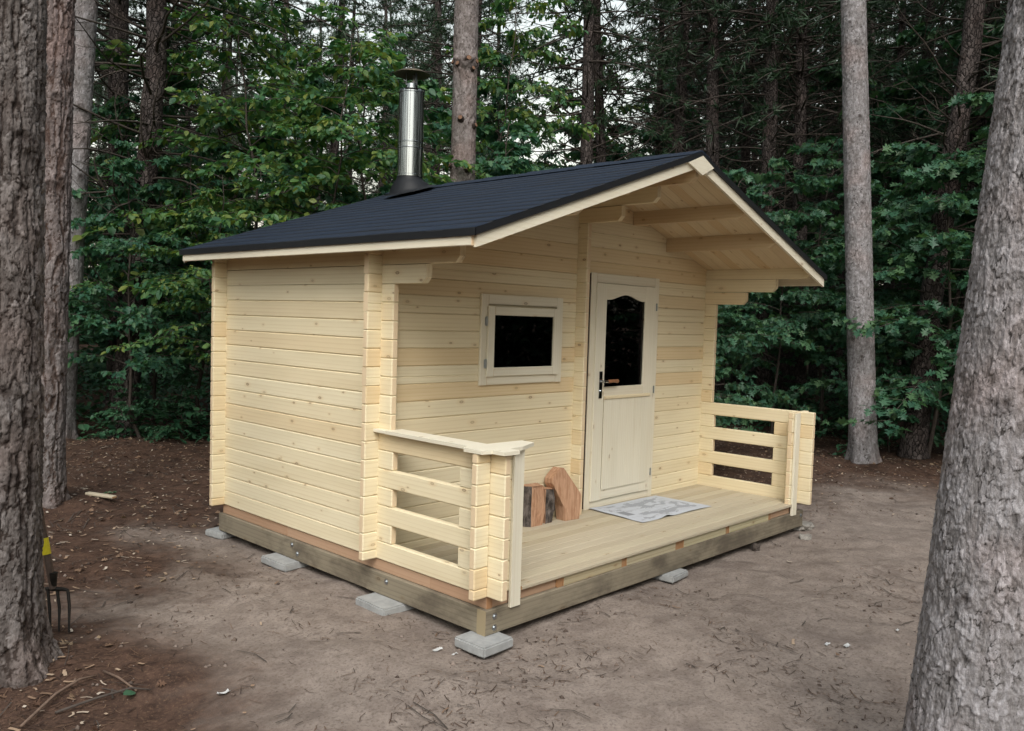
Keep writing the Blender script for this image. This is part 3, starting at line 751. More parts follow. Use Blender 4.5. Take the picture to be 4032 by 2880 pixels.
# arched top rail
arch = [(gx0 + .0003, dz1 - .0005), (gx0 + .0003, gz1)]
for i in range(1, 24):
    t_ = i / 24; arch.append((gx0 + (gx1 - gx0) * t_, gz1 + 0.047 * (0.5 - 0.5 * math.cos(2 * math.pi * t_)) ** 1.15 - 0.010 * math.sin(2 * math.pi * t_) ** 2 * 0))
arch += [(gx1 - .0003, gz1), (gx1 - .0003, dz1 - .0005)]
ru, rv = 3.3, 9.1
for i in range(1, len(arch) - 2):
    (xa, za), (xb, zb) = arch[i], arch[i + 1]; zt = dz1 - .0005
    for yy in (ya + .0008, yb): mb.face([(xa, yy, za), (xb, yy, zb), (xb, yy, zt), (xa, yy, zt)], [(xa + ru, za + rv), (xb + ru, zb + rv), (xb + ru, zt + rv), (xa + ru, zt + rv)], 0.3, 0.0)
    mb.face([(xa, ya + .0008, za), (xb, ya + .0008, zb), (xb, yb, zb), (xa, yb, za)], [(xa + ru, rv), (xb + ru, rv), (xb + ru, rv + .01), (xa + ru, rv + .01)], 0.3, 0.0)
    mb.face([(xa, ya + .0008, zt), (xb, ya + .0008, zt), (xb, yb, zt), (xa, yb, zt)], [(xa + ru, rv), (xb + ru, rv), (xb + ru, rv + .01), (xa + ru, rv + .01)], 0.3, 0.0)
mb.build('leaf', M['pale'], door)
mb = MB(); npl = 6; pw = (gx1 + 0.085 - gx0) / npl
for i in range(npl): mb.box(gx0 - 0.0 + i * pw, gx0 + (i + 1) * pw - 0.0003, ya - 0.009, ya - 0.0008, 0.160, gz0 - 0.078, 'z', 0.0012, 0.1 + 0.15 * random.random())
mb.build('panel', M['pale'], door)
mb = MB(); mb.box(gx0 - 0.004, gx1 + 0.092, ya - 0.020, ya - 0.0095, gz0 - 0.099, gz0 - 0.073, 'x', 0.003, 0.7); mb.build('drip_rail', M['pine'], door)
mb = MB(); mb.box(gx0 - 0.01, gx1 + 0.01, yb + 0.0005, yb + 0.004, gz0 - 0.01, gz1 + 0.052, 'x', 0.0); mb.build('pane', M['glass'], door)
mb = MB()
mb.box(2.168, 2.207, ya - 0.0075, ya - 0.0005, 0.914, 1.132, 'z', 0.002)
mb.tube([(2.188, ya - 0.0075, 1.052), (2.188, ya - 0.05, 1.052)], 0.010, 10); mb.tube([(2.188, ya - 0.046, 1.052), (2.230, ya - 0.048, 1.052)], 0.010, 10)
mb.tube([(2.188, ya - 0.008, 0.972), (2.188, ya - 0.014, 0.972)], 0.011, 12)
hd = mb.build('handle', M['steel'], door)
mb = MB(); mb.tube([(2.228, ya - 0.048, 1.052), (2.245, ya - 0.048, 1.053), (2.305, ya - 0.048, 1.055), (2.355, ya - 0.047, 1.052), (2.369, ya - 0.046, 1.05)], [0.012, 0.014, 0.013, 0.016, 0.008], 10); gr = mb.build('grip', M['knob'], hd, smooth=True)
hinge(door, 2.945, 1.672, ya - 0.002); hinge(door, 2.945, 0.957, ya - 0.002); hinge(door, 2.945, 0.235, ya - 0.002)
for ch in door.children: ch.matrix_parent_inverse = inv3

# --- chimney
cc = Vector((1.577, 2.354, 0)); chim = empty('chimney', (cc.x, cc.y, 2.616)); chim.parent = cabin
invc = Matrix.Translation((-cc.x, -cc.y, -2.616))
mb = MB(); mb.lathe([(0.0, 2.70), (0.110, 2.70), (0.110, 2.752), (0.116, 2.756), (0.116, 2.772), (0.111, 2.776), (0.111, 3.000), (0.1165, 3.004), (0.1165, 3.010), (0.1105, 3.014), (0.1105, 3.050), (0.1165, 3.054), (0.1165, 3.060), (0.111, 3.064), (0.111, 3.480), (0.114, 3.484), (0.114, 3.496), (0.104, 3.512), (0.06, 3.514)], cc, 48)
fp = mb.build('flue_pipe', M['steel'], chim, smooth=True); fp.data.set_sharp_from_angle(angle=R(25))
mb = MB(); mb.lathe([(0.05, 3.512), (0.062, 3.5145), (0.062, 3.532), (0.052, 3.536), (0.050, 3.566), (0.044, 3.568)], cc, 32); mb.build('flue_collar', M['steel'], chim)
for k in range(3):
    mb = MB(); a = 2 * math.pi * k / 3 + 0.6; d = Vector((math.cos(a), math.sin(a), 0)); tn = Vector((-d.y, d.x, 0))
    mb.prism([(-0.014, 3.555), (0.014, 3.555), (0.009, 3.658), (-0.009, 3.658)], cc + d * 0.052, tn, (0, 0, 1), d * 0.003, 'ext', 0.5)
    mb.build('cap_bracket', M['steel_dull'], chim)
mb = MB(); mb.lathe([(0.0, 3.702), (0.05, 3.696), (0.11, 3.676), (0.158, 3.652), (0.160, 3.647), (0.155, 3.646), (0.11, 3.668), (0.05, 3.688), (0.0, 3.694)], cc, 48); mb.build('rain_cap', M['cap'], chim, smooth=True)
# rubber flashing follows the slope
V, F = [], []; n = 40; prof = [(0.113, 2.752, 0), (0.117, 2.735, 0), (0.134, 2.716, 0.15), (0.156, 2.690, 0.45), (0.172, 2.658, 0.8), (0.184, 2.638, 1.0), (0.225, 2.630, 1.0)]
for r_, z_, f_ in prof:
    for k in range(n):
        a = 2 * math.pi * k / n; xx, yy = cc.x + r_ * math.cos(a), cc.y + r_ * math.sin(a)
        zs_ = (z_ - 2.616) * (1 - f_ * 0.0) + 2.616 + SL * (xx - cc.x) * f_
        V.append((xx, yy, zs_ + 0.012 * f_))
for i in range(len(prof) - 1):
    for k in range(n): F.append((i * n + k, i * n + (k + 1) % n, (i + 1) * n + (k + 1) % n, (i + 1) * n + k))
link('flashing', np_mesh('flashing', V, F, True), M['rubber'], chim)
for ch in chim.children: ch.matrix_parent_inverse = invc

# ------------------------------------------------------------------ concrete slabs, stones
def slab(x0, x1, y0, y1, z0, z1, rot, label, name='paving_slab', mat='concrete', cat='paving slab', group='slabs carrying the cabin'):
    bm = bmesh.new(); bmesh.ops.create_cube(bm, size=1.0)
    for v in bm.verts: v.co = Vector((v.co.x * (x1 - x0), v.co.y * (y1 - y0), v.co.z * (z1 - z0) + (z1 - z0) / 2))
    bmesh.ops.bevel(bm, geom=list(bm.edges), offset=0.009, segments=2, affect='EDGES')
    bmesh.ops.subdivide_edges(bm, edges=[e for e in bm.edges if e.calc_length() > 0.1], cuts=5, use_grid_fill=True)
    for v in bm.verts:
        p = v.co * 14; v.co += Vector((float(vnoise(np.array([p.x]), np.array([p.y]), np.array([p.z]), 3)[0]), float(vnoise(np.array([p.y]), np.array([p.z]), np.array([p.x]), 4)[0]), 0)) * 0.004
    me = bpy.data.meshes.new(name); bm.to_mesh(me); bm.free()
    o = link(name, me, M[mat]); o.location = ((x0 + x1) / 2, (y0 + y1) / 2, z0); o.rotation_euler = (0, 0, rot)
    return tag(o, label, cat, group)
slab(-0.135, 0.105, -0.452, -0.215, -0.272, -0.2145, 0.02, 'grey concrete paving slab under the near corner of the cabin by the two bolts')
slab(-0.158, 0.20, 0.365, 0.665, -0.268, -0.2145, -0.03, 'grey concrete paving slab under the side sill below the side porch railing')
slab(-0.125, 0.20, 1.535, 1.85, -0.268, -0.2145, 0.03, 'grey concrete paving slab under the side sill below the middle of the log side wall')
slab(-0.055, 0.2, 2.61, 2.83, -0.272, -0.222, 0.2, 'grey broken concrete slab under the far rear corner of the side sill')
slab(1.72, 1.955, -0.412, -0.20, -0.262, -0.2145, 0.08, 'grey concrete paving slab under the middle of the long front sill')
def rock(x, y, z, sx, sy, sz, seed, label, cat='stone', name='flat_stone', mat='stone', group=None):
    bm = bmesh.new(); bmesh.ops.create_icosphere(bm, subdivisions=4, radius=1.0)
    for v in bm.verts:
        c = v.co.copy(); k = np.array([c.x * 1.7]), np.array([c.y * 1.7]), np.array([c.z * 1.7])
        d = 1 + 0.28 * float(fbm(*k, oct=3, seed=seed)[0]); q = Vector((c.x, c.y, max(-0.7, min(0.6, c.z)))) * d
        v.co = Vector((q.x * sx, q.y * sy, q.z * sz))
    me = bpy.data.meshes.new(name); bm.to_mesh(me); bm.free()
    o = link(name, me, M[mat]); o.location = (x, y, z); return tag(o, label, cat, group)
rock(4.02, -0.29, gz(4.02, -0.29) + 0.03, 0.10, 0.085, 0.05, 3, 'flat grey stone wedged under the far right corner of the front sill')
rock(3.72, -0.46, gz(3.72, -0.46) + 0.008, 0.07, 0.05, 0.035, 5, 'low grey broken stone on the soil just before the far right corner of the sill')
rock(3.03, -0.36, gz(3.03, -0.36) + 0.022, 0.035, 0.032, 0.04, 9, 'small dark pine cone lying on the soil before the front sill', 'pine cone', 'pine_cone', 'twig')

# ------------------------------------------------------------------ things on the deck
DZ = 0.0128
# newspaper: one thin slightly buckled sheet
def paper_mat():
    mt, t, b = new_mat('newsprint'); N = NT(t)
    uv = N.n('UVMap', uv_map='UVMap').outputs[0]
    n1 = N.noise(N.scale(uv, (3.0, 3.6, 1)), 1.6, 4, 0.62, 0.35, '2D'); n2 = N.noise(uv, 90, 2, 0.6, 0, '2D')
    br = N.n('TexBrick'); N.l(uv, br.inputs['Vector']); br.inputs['Scale'].default_value = 2.4; br.inputs['Mortar Size'].default_value = 0.035
    br.inputs['Color1'].default_value = (0, 0, 0, 1); br.inputs['Color2'].default_value = (1, 1, 1, 1); br.inputs['Mortar'].default_value = (0.0, 0.0, 0.0, 1)
    sx = N.n('SeparateXYZ'); N.l(uv, sx.inputs[0]); u, v = sx.outputs[0], sx.outputs[1]
    ins = N.math('MULTIPLY', N.math('MULTIPLY', N.math('GREATER_THAN', u, 0.06), N.math('LESS_THAN', u, 0.94)), N.math('MULTIPLY', N.math('GREATER_THAN', v, 0.08), N.math('LESS_THAN', v, 0.92)))
    pat = N.math('MULTIPLY', N.math('MULTIPLY', N.smooth(n1, 0.49, 0.53), ins), N.math('MULTIPLY_ADD', n2, 0.5, 0.30))
    sp = N.n('SeparateColor'); N.l(br.outputs[0], sp.inputs[0])
    txt = N.math('MULTIPLY', N.math('MULTIPLY', sp.outputs[0], ins), N.math('MULTIPLY', n2, 0.35))
    dk = N.math('MULTIPLY', N.math('MULTIPLY', N.math('LESS_THAN', N.math('ABSOLUTE', N.math('SUBTRACT', u, 0.125)), 0.05), N.math('LESS_THAN', N.math('ABSOLUTE', N.math('SUBTRACT', v, 0.47)), 0.11)), 0.8)
    c = N.mix(N.math('MAXIMUM', N.math('MAXIMUM', pat, txt), dk), (0.50, 0.53, 0.58), (0.17, 0.18, 0.20))
    N.l(c, b.inputs['Base Color']); b.inputs['Roughness'].default_value = 0.75; b.inputs['Specular IOR Level'].default_value = 0.2; return mt
c00, c10, c11, c01 = [np.array(q) for q in ((2.070, 0.082), (3.020, 0.048), (3.012, 0.604), (2.112, 0.640))]
nu, nv = 40, 26; V = []; UV = []
for i in range(nu + 1):
    for j in range(nv + 1):
        u, v = i / nu, j / nv; p = (c00 * (1 - u) + c10 * u) * (1 - v) + (c01 * (1 - u) + c11 * u) * v
        hgt = 0.004 + 0.006 * max(0, float(fbm(np.array([u * 3.1]), np.array([v * 2.2]), oct=2, seed=2)[0]) + .15) + 0.012 * math.exp(-((u - 0.33) / 0.05) ** 2) * (1 - v) ** 6
        V.append((p[0], p[1], DZ + hgt)); UV.append((u, v))
F = [(i * (nv + 1) + j, (i + 1) * (nv + 1) + j, (i + 1) * (nv + 1) + j + 1, i * (nv + 1) + j + 1) for i in range(nu) for j in range(nv)]
me = np_mesh('newspaper', V, F, True); ul = me.uv_layers.new(name='UVMap')
ul.data.foreach_set('uv', np.array([UV[l.vertex_index] for l in me.loops], dtype=np.float32).ravel())
tag(link('newspaper', me, paper_mat()), 'white and grey open newspaper laid flat before the door as a mat', 'newspaper')

# firewood
def fire_mat(name, ca, cb, fib):
    mt, t, b = new_mat(name); N = NT(t); co = N.n('TexCoord').outputs['Object']
    n1 = N.noise(N.scale(co, fib), 1, 5, 0.65, 0.4); n2 = N.noise(co, 9, 3, 0.5)
    c = N.mix(N.smooth(n1, 0.3, 0.7), ca, cb); c = N.mix(N.math('MULTIPLY', N.smooth(n2, 0.45, 0.7), 0.4), c, N.mix(1.0, c, (0.75, 0.68, 0.62), 'MULTIPLY'))
    N.l(c, b.inputs['Base Color']); b.inputs['Roughness'].default_value = 0.8; b.inputs['Specular IOR Level'].default_value = 0.2
    N.l(N.bump(n1, 0.8, 0.008), b.inputs['Normal']); return mt
M['split'] = fire_mat('split_wood', (0.56, 0.35, 0.23), (0.36, 0.195, 0.115), (60, 60, 7))
M['logbark'] = fire_mat('log_bark', (0.17, 0.145, 0.13), (0.03, 0.025, 0.022), (38, 38, 14))
def firewood(loc, rot, outline, bark_edges, height, label, lean=None):
    """outline xy polygon; bark_edges = set of edge indices covered by bark"""
    th = empty('firewood', loc, label, 'firewood', 'firewood beside the door'); th.rotation_euler = rot
    nz = 14; Vb, Fb, Vw, Fw = [], [], [], []
    def pt(p, z, s): return (p[0] + 0.006 * math.sin(z * 19 + p[1] * 40 + s), p[1] + 0.006 * math.sin(z * 23 + p[0] * 31 + s), z)
    n = len(outline)
    for i in range(n):
        a, b = outline[i], outline[(i + 1) % n]; VV, FF = (Vb, Fb) if i in bark_edges else (Vw, Fw)
        m_ = 8
        for j in range(m_):
            base = len(VV)
            for q in (j / m_, (j + 1) / m_):
                p = (a[0] + (b[0] - a[0]) * q, a[1] + (b[1] - a[1]) * q)
                rough = 0.008 if i in bark_edges else 0.003
                nrm = Vector((b[1] - a[1], -(b[0] - a[0]), 0)).normalized()
                for k in range(nz + 1):
                    z = height * k / nz; d = rough * float(fbm(np.array([p[0] * 45]), np.array([p[1] * 45]), np.array([z * 22]), oct=2, seed=4)[0])
                    if q in (0.0, 1.0) : d = 0.0
                    if j == 0 and q == 0: d = 0
                    zz = z + (0.006 * math.sin(p[0] * 70 + p[1] * 50) if k == nz else 0)
                    x_, y_, z_ = pt(p, zz, 0); VV.append((x_ + nrm.x * d, y_ + nrm.y * d, z_))
            for k in range(nz): FF.append((base + k, base + nz + 1 + k, base + nz + 2 + k, base + k + 1))
    for z in (0.0, height):
        base = len(Vw); Vw.append((sum(p[0] for p in outline) / n, sum(p[1] for p in outline) / n, z))
        ring = []
        for p in outline:
            zz = z + (0.006 * math.sin(p[0] * 70 + p[1] * 50) if z > 0 else 0); Vw.append(pt(p, zz, 0)); ring.append(len(Vw) - 1)
        for i in range(n): Fw.append((base, ring[i], ring[(i + 1) % n], ring[(i + 1) % n]))
    def mk(VV, FF, nm, mt):
        me = bpy.data.meshes.new(nm); me.from_pydata(VV, [], [f if f[2] != f[3] else f[:3] for f in FF]); link(nm, me, mt, th)
    mk(Vw, Fw, 'split_wood', M['split'])
    if bark_edges: mk(Vb, Fb, 'bark', M['logbark'])
    return th
firewood((1.365, 0.57, DZ), (0, 0, 0.0), [(-0.045, -0.020), (0.078, -0.034), (0.082, 0.055), (-0.03, 0.075), (-0.085, 0.05), (-0.088, 0.02)], {3, 4, 5}, 0.295, 'upright split log with black bark on its edge, next to the railing')
firewood((1.535, 0.575, DZ), (0, 0, 0.0), [(-0.052, -0.02), (0.02, -0.035), (0.055, -0.006), (0.052, 0.05), (-0.05, 0.06)], {0, 1, 2}, 0.255, 'shorter upright log with grey bark facing out, between the two orange pieces')
# bent split slab leaning on the wall
ts = empty('firewood', (1.70, 0.5, DZ), 'bright orange split slab leaning sideways against the wall, tallest of the firewood', 'firewood', 'firewood beside the door')
mb = MB(); Z0 = 0.0
mb.prism([(-0.045, 0.0), (0.105, 0.0), (0.118, 0.06), (0.132, 0.172), (0.124, 0.195), (-0.045, 0.405), (-0.07, 0.408), (-0.125, 0.365), (-0.158, 0.33), (-0.16, 0.295), (-0.052, 0.11)], (0, 0.0, 0), (1, 0, 0), (0, 0, 1), (0, 0.10, 0), 'perp')
o = mb.build('split_wood', M['split'], ts); ts.rotation_euler = (R(-4), 0, R(-8))
bmx = bmesh.new(); bmx.from_mesh(o.data); bmesh.ops.bevel(bmx, geom=list(bmx.edges), offset=0.003, segments=1, affect='EDGES')
bmesh.ops.triangulate(bmx, faces=[f for f in bmx.faces if len(f.verts) > 4]); bmx.to_mesh(o.data); bmx.free()

# ------------------------------------------------------------------ garden fork leaning on the near left tree
def ray_pt(xd, yd, dep):        # photo position (2274 px wide) at a given depth -> world; used once to find where things stand
    f_ = 3327.87; k = 4032 / 2274
    d = _fw + _rt * ((xd * k - 2016) / f_) - _up * ((yd * k - 1440) / f_)
    return CAM_POS + d * dep
fk = empty('garden_fork', (-1.62, 1.37, -0.26), 'rusty garden fork with yellow band on its shaft, leaning behind the near left trunk', 'garden fork')
invf = Matrix.Translation((1.62, -1.37, 0.26))
s0 = ray_pt(118.5, 1308, 4.62); s1 = ray_pt(95, 1180, 4.62); s2 = ray_pt(70, 1030, 4.58)
mb = MB(); mb.tube([s0, s1, s2], [0.019, 0.018, 0.017], 12); mb.build('shaft', M['shaft'], fk)
mb = MB(); a_, b_ = s1.lerp(s0, 0.40), s1.lerp(s0, 0.12); mb.tube([a_, b_], [0.0215, 0.0215], 12); mb.build('label_band', M['yellow'], fk)
hl = ray_pt(98, 1308, 4.62); hr = ray_pt(151, 1312, 4.62)
mb = MB(); mb.tube([hl, s0, ray_pt(143, 1309, 4.62), hr], [0.009, 0.013, 0.010, 0.009], 8); mb.tube([s0 + Vector((0, 0, .09)), s0], [0.022, 0.015], 10); mb.build('fork_head', M['iron'], fk)
for (xa, ya_), (xb, yb_), (xc, yc_) in (((106, 1308), (110, 1350), (113, 1420)), ((127, 1309), (132, 1350), (131, 1403)), ((151, 1312), (154, 1345), (153, 1405)), ((90, 1309), (91, 1350), (93, 1425))):
    mb = MB(); mb.tube([ray_pt(xa, ya_, 4.62), ray_pt(xb, yb_, 4.60), ray_pt(xc, yc_, 4.56)], [0.009, 0.0085, 0.005], 8); mb.build('tine', M['iron'], fk)
for ch in fk.children: ch.matrix_parent_inverse = invf

# ------------------------------------------------------------------ trees: builders
def tubes_mesh(polys, nseg=6):
    """polys: list of (pts (n,3), radii (n)) -> V, F quads"""
    V, F, b = [], [], 0
    for pts, rad in polys:
        pts = np.asarray(pts, float); n = len(pts)
        d = np.gradient(pts, axis=0); d /= np.linalg.norm(d, axis=1)[:, None] + 1e-9
        ref = np.array([0, 0, 1.0]) if abs(d[0, 2]) < 0.8 else np.array([1.0, 0, 0])
        a = np.cross(d, ref); a /= np.linalg.norm(a, axis=1)[:, None] + 1e-9; c = np.cross(d, a)
        ang = np.arange(nseg) * 2 * np.pi / nseg
        ring = pts[:, None, :] + (a[:, None, :] * np.cos(ang)[None, :, None] + c[:, None, :] * np.sin(ang)[None, :, None]) * np.asarray(rad)[:, None, None]
        V.append(ring.reshape(-1, 3)); k = np.arange(nseg); k2 = (k + 1) % nseg
        for i in range(n - 1):
            F.append(np.stack([b + i * nseg + k, b + i * nseg + k2, b + (i + 1) * nseg + k2, b + (i + 1) * nseg + k], 1))
        b += n * nseg
    return np.concatenate(V), np.concatenate(F)

TMPL = {}
def leaf_tmpl(name, outline, fold=0.12, droop=0.15):
    pts = [(0.5, 0.0)] + outline
    V = np.array([(x, y, abs(y) * fold * 2 - droop * x * x) for x, y in pts])
    n = len(outline); F = np.array([(0, 1 + i, 1 + (i + 1) % n) for i in range(n)])
    TMPL[name] = (V, F)
def sym(half): return half + [(x, -y) for x, y in reversed(half) if abs(y) > 1e-6]
leaf_tmpl('simple', sym([(0, 0), (0.18, 0.20), (0.45, 0.30), (0.75, 0.20), (1.0, 0)]))
leaf_tmpl('oak', sym([(0, 0), (0.12, 0.06), (0.20, 0.30), (0.30, 0.10), (0.38, 0.44), (0.50, 0.40), (0.55, 0.13), (0.72, 0.38), (0.80, 0.10), (1.0, 0)]), 0.10, 0.2)
leaf_tmpl('maple', sym([(0, 0), (0.02, 0.26), (0.18, 0.20), (0.28, 0.50), (0.45, 0.42), (0.50, 0.18), (0.72, 0.26), (1.0, 0)]), 0.10, 0.2)
leaf_tmpl('card', sym([(0, 0), (0.35, 0.32), (0.7, 0.25), (1.0, 0)]), 0.15, 0.2)
def leaves(P, yaw, pitch, roll, size, tmpl):
    V0, F0 = TMPL[tmpl]; n = len(P)
    cy, sy, cp, sp, cr, sr = np.cos(yaw), np.sin(yaw), np.cos(pitch), np.sin(pitch), np.cos(roll), np.sin(roll)
    X = np.stack([cy * cp, sy * cp, sp], 1)
    Y0 = np.stack([-sy, cy, np.zeros(n)], 1); Z0 = np.cross(X, Y0)
    Y = Y0 * cr[:, None] + Z0 * sr[:, None]; Z = np.cross(X, Y)
    V = P[:, None, :] + size[:, None, None] * (V0[None, :, 0, None] * X[:, None, :] + V0[None, :, 1, None] * Y[:, None, :] + V0[None, :, 2, None] * Z[:, None, :])
    F = F0[None] + (np.arange(n) * len(V0))[:, None, None]
    return V.reshape(-1, 3), F.reshape(-1, 3)

def broadleaf_proto(seed, height, spread, nbr, zlo, tmpl, lsize, mat, dens=1.0, r0=0.035):
    """young understorey tree: thin stem, tiers of near-level branches with leaf sprays -> (trunk mesh, crown mesh)"""
    g = np.random.default_rng(seed); polys = []; LP, LY, LT, LR, LS = [], [], [], [], []
    zz = np.linspace(0, height, 12); bend = np.cumsum(g.normal(0, 0.05, (12, 2)), 0)
    stem = np.stack([bend[:, 0] * height / 4, bend[:, 1] * height / 4, zz], 1); stem[0, :2] = 0
    polys.append((stem, np.linspace(r0, 0.006, 12)))
    for i in range(nbr):
        t = zlo + (1 - zlo) * (i + g.random()) / nbr; z = t * height
        p = np.array([np.interp(z, zz, stem[:, 0]), np.interp(z, zz, stem[:, 1]), z])
        az = i * 2.4 + g.normal(0, 0.5); L = spread * (1.15 - 0.75 * ((t - zlo) / (1 - zlo)) ** 1.3) * g.uniform(0.6, 1.1)
        el = g.uniform(0.15, 0.65); n = 9; pts = [p]
        for k in range(n):
            el2 = el - 0.09 * k; az += g.normal(0, 0.09)
            pts.append(pts[-1] + L / n * np.array([math.cos(az) * math.cos(el2), math.sin(az) * math.cos(el2), math.sin(el2)]))
        pts = np.array(pts); polys.append((pts, np.linspace(max(0.005, r0 * 0.4 * (1 - t * 0.6)), 0.003, n + 1)))
        for k in range(2, n + 1):
            for s_ in (-1, 1):
                if g.random() > 0.9 * dens: continue
                a2 = az + s_ * g.uniform(0.5, 1.1); l2 = L * g.uniform(0.16, 0.36) * (1.2 - k / n * 0.6); m_ = max(3, int(l2 / (lsize * 0.42)))
                q = pts[k]; e2 = g.uniform(-0.25, 0.25); tw = [q]
                for j in range(m_):
                    q = q + l2 / m_ * np.array([math.cos(a2) * math.cos(e2), math.sin(a2) * math.cos(e2), math.sin(e2) - 0.04 * j]); tw.append(q)
                    for s2 in (-1, 1):
                        LP.append(q + g.normal(0, 0.012, 3)); LY.append(a2 + s2 * g.uniform(0.3, 1.2)); LT.append(g.uniform(-0.95, 0.25)); LR.append(g.normal(0, 0.5)); LS.append(lsize * g.uniform(0.42, 1.25))
                if len(tw) > 2: polys.append((np.array(tw), np.linspace(0.004, 0.0015, len(tw))))
    V, F = tubes_mesh(polys, 5); tr = np_mesh('trunk', V, F, True); tr.materials.append(M['twig'])
    V, F = leaves(np.array(LP), np.array(LY), np.array(LT), np.array(LR), np.array(LS), tmpl)
    cr = np_mesh('crown', V, F); cr.materials.append(M[mat])
    return tr, cr

def pine_crown(seed, h, lo, rad, tuft=0.17, whorls=17, per=6, nt=16):
    g = np.random.default_rng(seed); V, F, b = [], [], 0; P, D = [], []
    limbs = []
    for w_ in range(whorls):
        t = w_ / (whorls - 1); z = lo + (h - lo) * t
        for k in range(per):
            az = k * 2 * np.pi / per + g.uniform(-0.4, 0.4) + w_; L = rad * (1.0 - 0.85 * t ** 1.4) * g.uniform(0.6, 1.15); el = -0.15 + 0.6 * t + g.normal(0, 0.12)
            u = np.linspace(0, 1, 6); pts = np.stack([np.cos(az) * np.cos(el) * L * u, np.sin(az) * np.cos(el) * L * u, z + np.sin(el) * L * u - 0.18 * L * u ** 2 * (1 - t)], 1)
            limbs.append((pts, np.linspace(0.022, 0.006, 6)))
            for j in range(nt):
                if j % 4 == 0: sb = g.uniform(0.3, 1.0)
                s_ = min(1, sb + g.normal(0, 0.05)); q = np.array([np.interp(s_, u, pts[:, c]) for c in range(3)]) + g.normal(0, 0.10, 3) * np.array([1, 1, .6]) * (0.5 + s_)
                P.append(q); D.append((az + g.normal(0, 0.8), el + g.normal(0.15, 0.4)))
    P = np.array(P); D = np.array(D); n = len(P); nb = 9
    Pp = np.repeat(P, nb, 0); yaw = np.repeat(D[:, 0], nb) + g.normal(0, 0.75, n * nb); pit = np.repeat(D[:, 1], nb) + g.normal(0, 0.55, n * nb)
    X = np.stack([np.cos(yaw) * np.cos(pit), np.sin(yaw) * np.cos(pit), np.sin(pit)], 1); side = np.cross(X, g.normal(0, 1, (n * nb, 3))); side /= np.linalg.norm(side, axis=1)[:, None]
    L = tuft * g.uniform(0.7, 1.4, n * nb)[:, None]; W = 0.011 * g.uniform(0.7, 1.4, n * nb)[:, None]
    Vn = np.stack([Pp - side * W, Pp + side * W, Pp + X * L], 1).reshape(-1, 3); Fn = np.arange(n * nb * 3).reshape(-1, 3)
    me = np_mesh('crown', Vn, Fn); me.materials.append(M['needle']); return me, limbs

def pine_proto(seed, h=17.0, r=0.15, lo=7.0, rad=2.2, dead=90, dlo=1.5):
    """plantation pine: straight bole with thin dead lower branches, live crown above"""
    g = np.random.default_rng(seed); zz = np.concatenate([np.linspace(0, 0.5, 5), np.linspace(1, h, 34)])
    ctr = np.stack([0.06 * np.cumsum(g.normal(0, 0.25, len(zz))), 0.06 * np.cumsum(g.normal(0, 0.25, len(zz))), zz], 1); ctr[:, :2] -= ctr[0, :2]
    rad_ = r * (1 - 0.80 * (zz / h) ** 1.15) * (1 + 0.30 * np.exp(-zz / 0.2)) * (1 + 0.035 * g.normal(0, 1, len(zz)))
    polys_b = [(ctr, np.maximum(rad_, 0.012))]
    Vb, Fb = tubes_mesh(polys_b, 14)
    limbs = []
    for i in range(dead):
        z = dlo + (lo + 1.5 - dlo) * (i + g.random()) / dead; az = g.uniform(0, 2 * np.pi); L = g.uniform(0.5, 2.3) * min(1, 0.35 + z / lo * 0.75); el = g.uniform(-0.25, 0.45)
        c0 = np.array([np.interp(z, zz, ctr[:, 0]), np.interp(z, zz, ctr[:, 1]), z]); n = 7; pts = [c0]; curve = g.normal(0.06, 0.10); a = az
        for k in range(n):
            a += g.normal(0, 0.14); e = el + curve * k
            pts.append(pts[-1] + L / n * np.array([math.cos(a) * math.cos(e), math.sin(a) * math.cos(e), math.sin(e)]))
        pts = np.array(pts); limbs.append((pts, np.linspace(0.013 + 0.004 * L, 0.0035, n + 1)))
        for k in range(2, n + 1):
            if g.random() < 0.75:
                a2 = a + g.choice([-1, 1]) * g.uniform(0.5, 1.2); l2 = L * g.uniform(0.12, 0.35); e2 = el + g.normal(0, 0.4)
                q = pts[k]; mid = q + l2 * 0.5 * np.array([math.cos(a2) * math.cos(e2), math.sin(a2) * math.cos(e2), math.sin(e2)])
                end = mid + l2 * 0.5 * np.array([math.cos(a2 + .3), math.sin(a2 + .3), math.sin(e2 + 0.3)])
                limbs.append((np.array([q, mid, end]), np.array([0.005, 0.004, 0.002])))
    crown, cl = pine_crown(seed + 100, h, lo, rad)
    Vl, Fl = tubes_mesh(limbs + cl, 4)
    tr = np_mesh('trunk', np.concatenate([Vb, Vl]), np.concatenate([Fb, Fl + len(Vb)]), True)
    tr.materials.append(M['bark_far']); tr.materials.append(M['twig'])
    tr.polygons.foreach_set('material_index', np.concatenate([np.zeros(len(Fb), int), np.ones(len(Fl), int)]))
    return tr, crown

def place(name, meshes, loc, rotz, scale, label, cat, group, tilt=None):
    e = empty(name, loc, label, cat, group)
    q = Quaternion((0, 0, 1), rotz)
    if tilt is not None: q = Vector((0, 0, 1)).rotation_difference(Vector(tilt).normalized()) @ q
    e.rotation_mode = 'QUATERNION'; e.rotation_quaternion = q; e.scale = (scale,) * 3 if isinstance(scale, (int, float)) else scale
    for nm, me in zip(('trunk', 'crown'), meshes):
        if me is not None: link(nm, me, None, e)
    return e

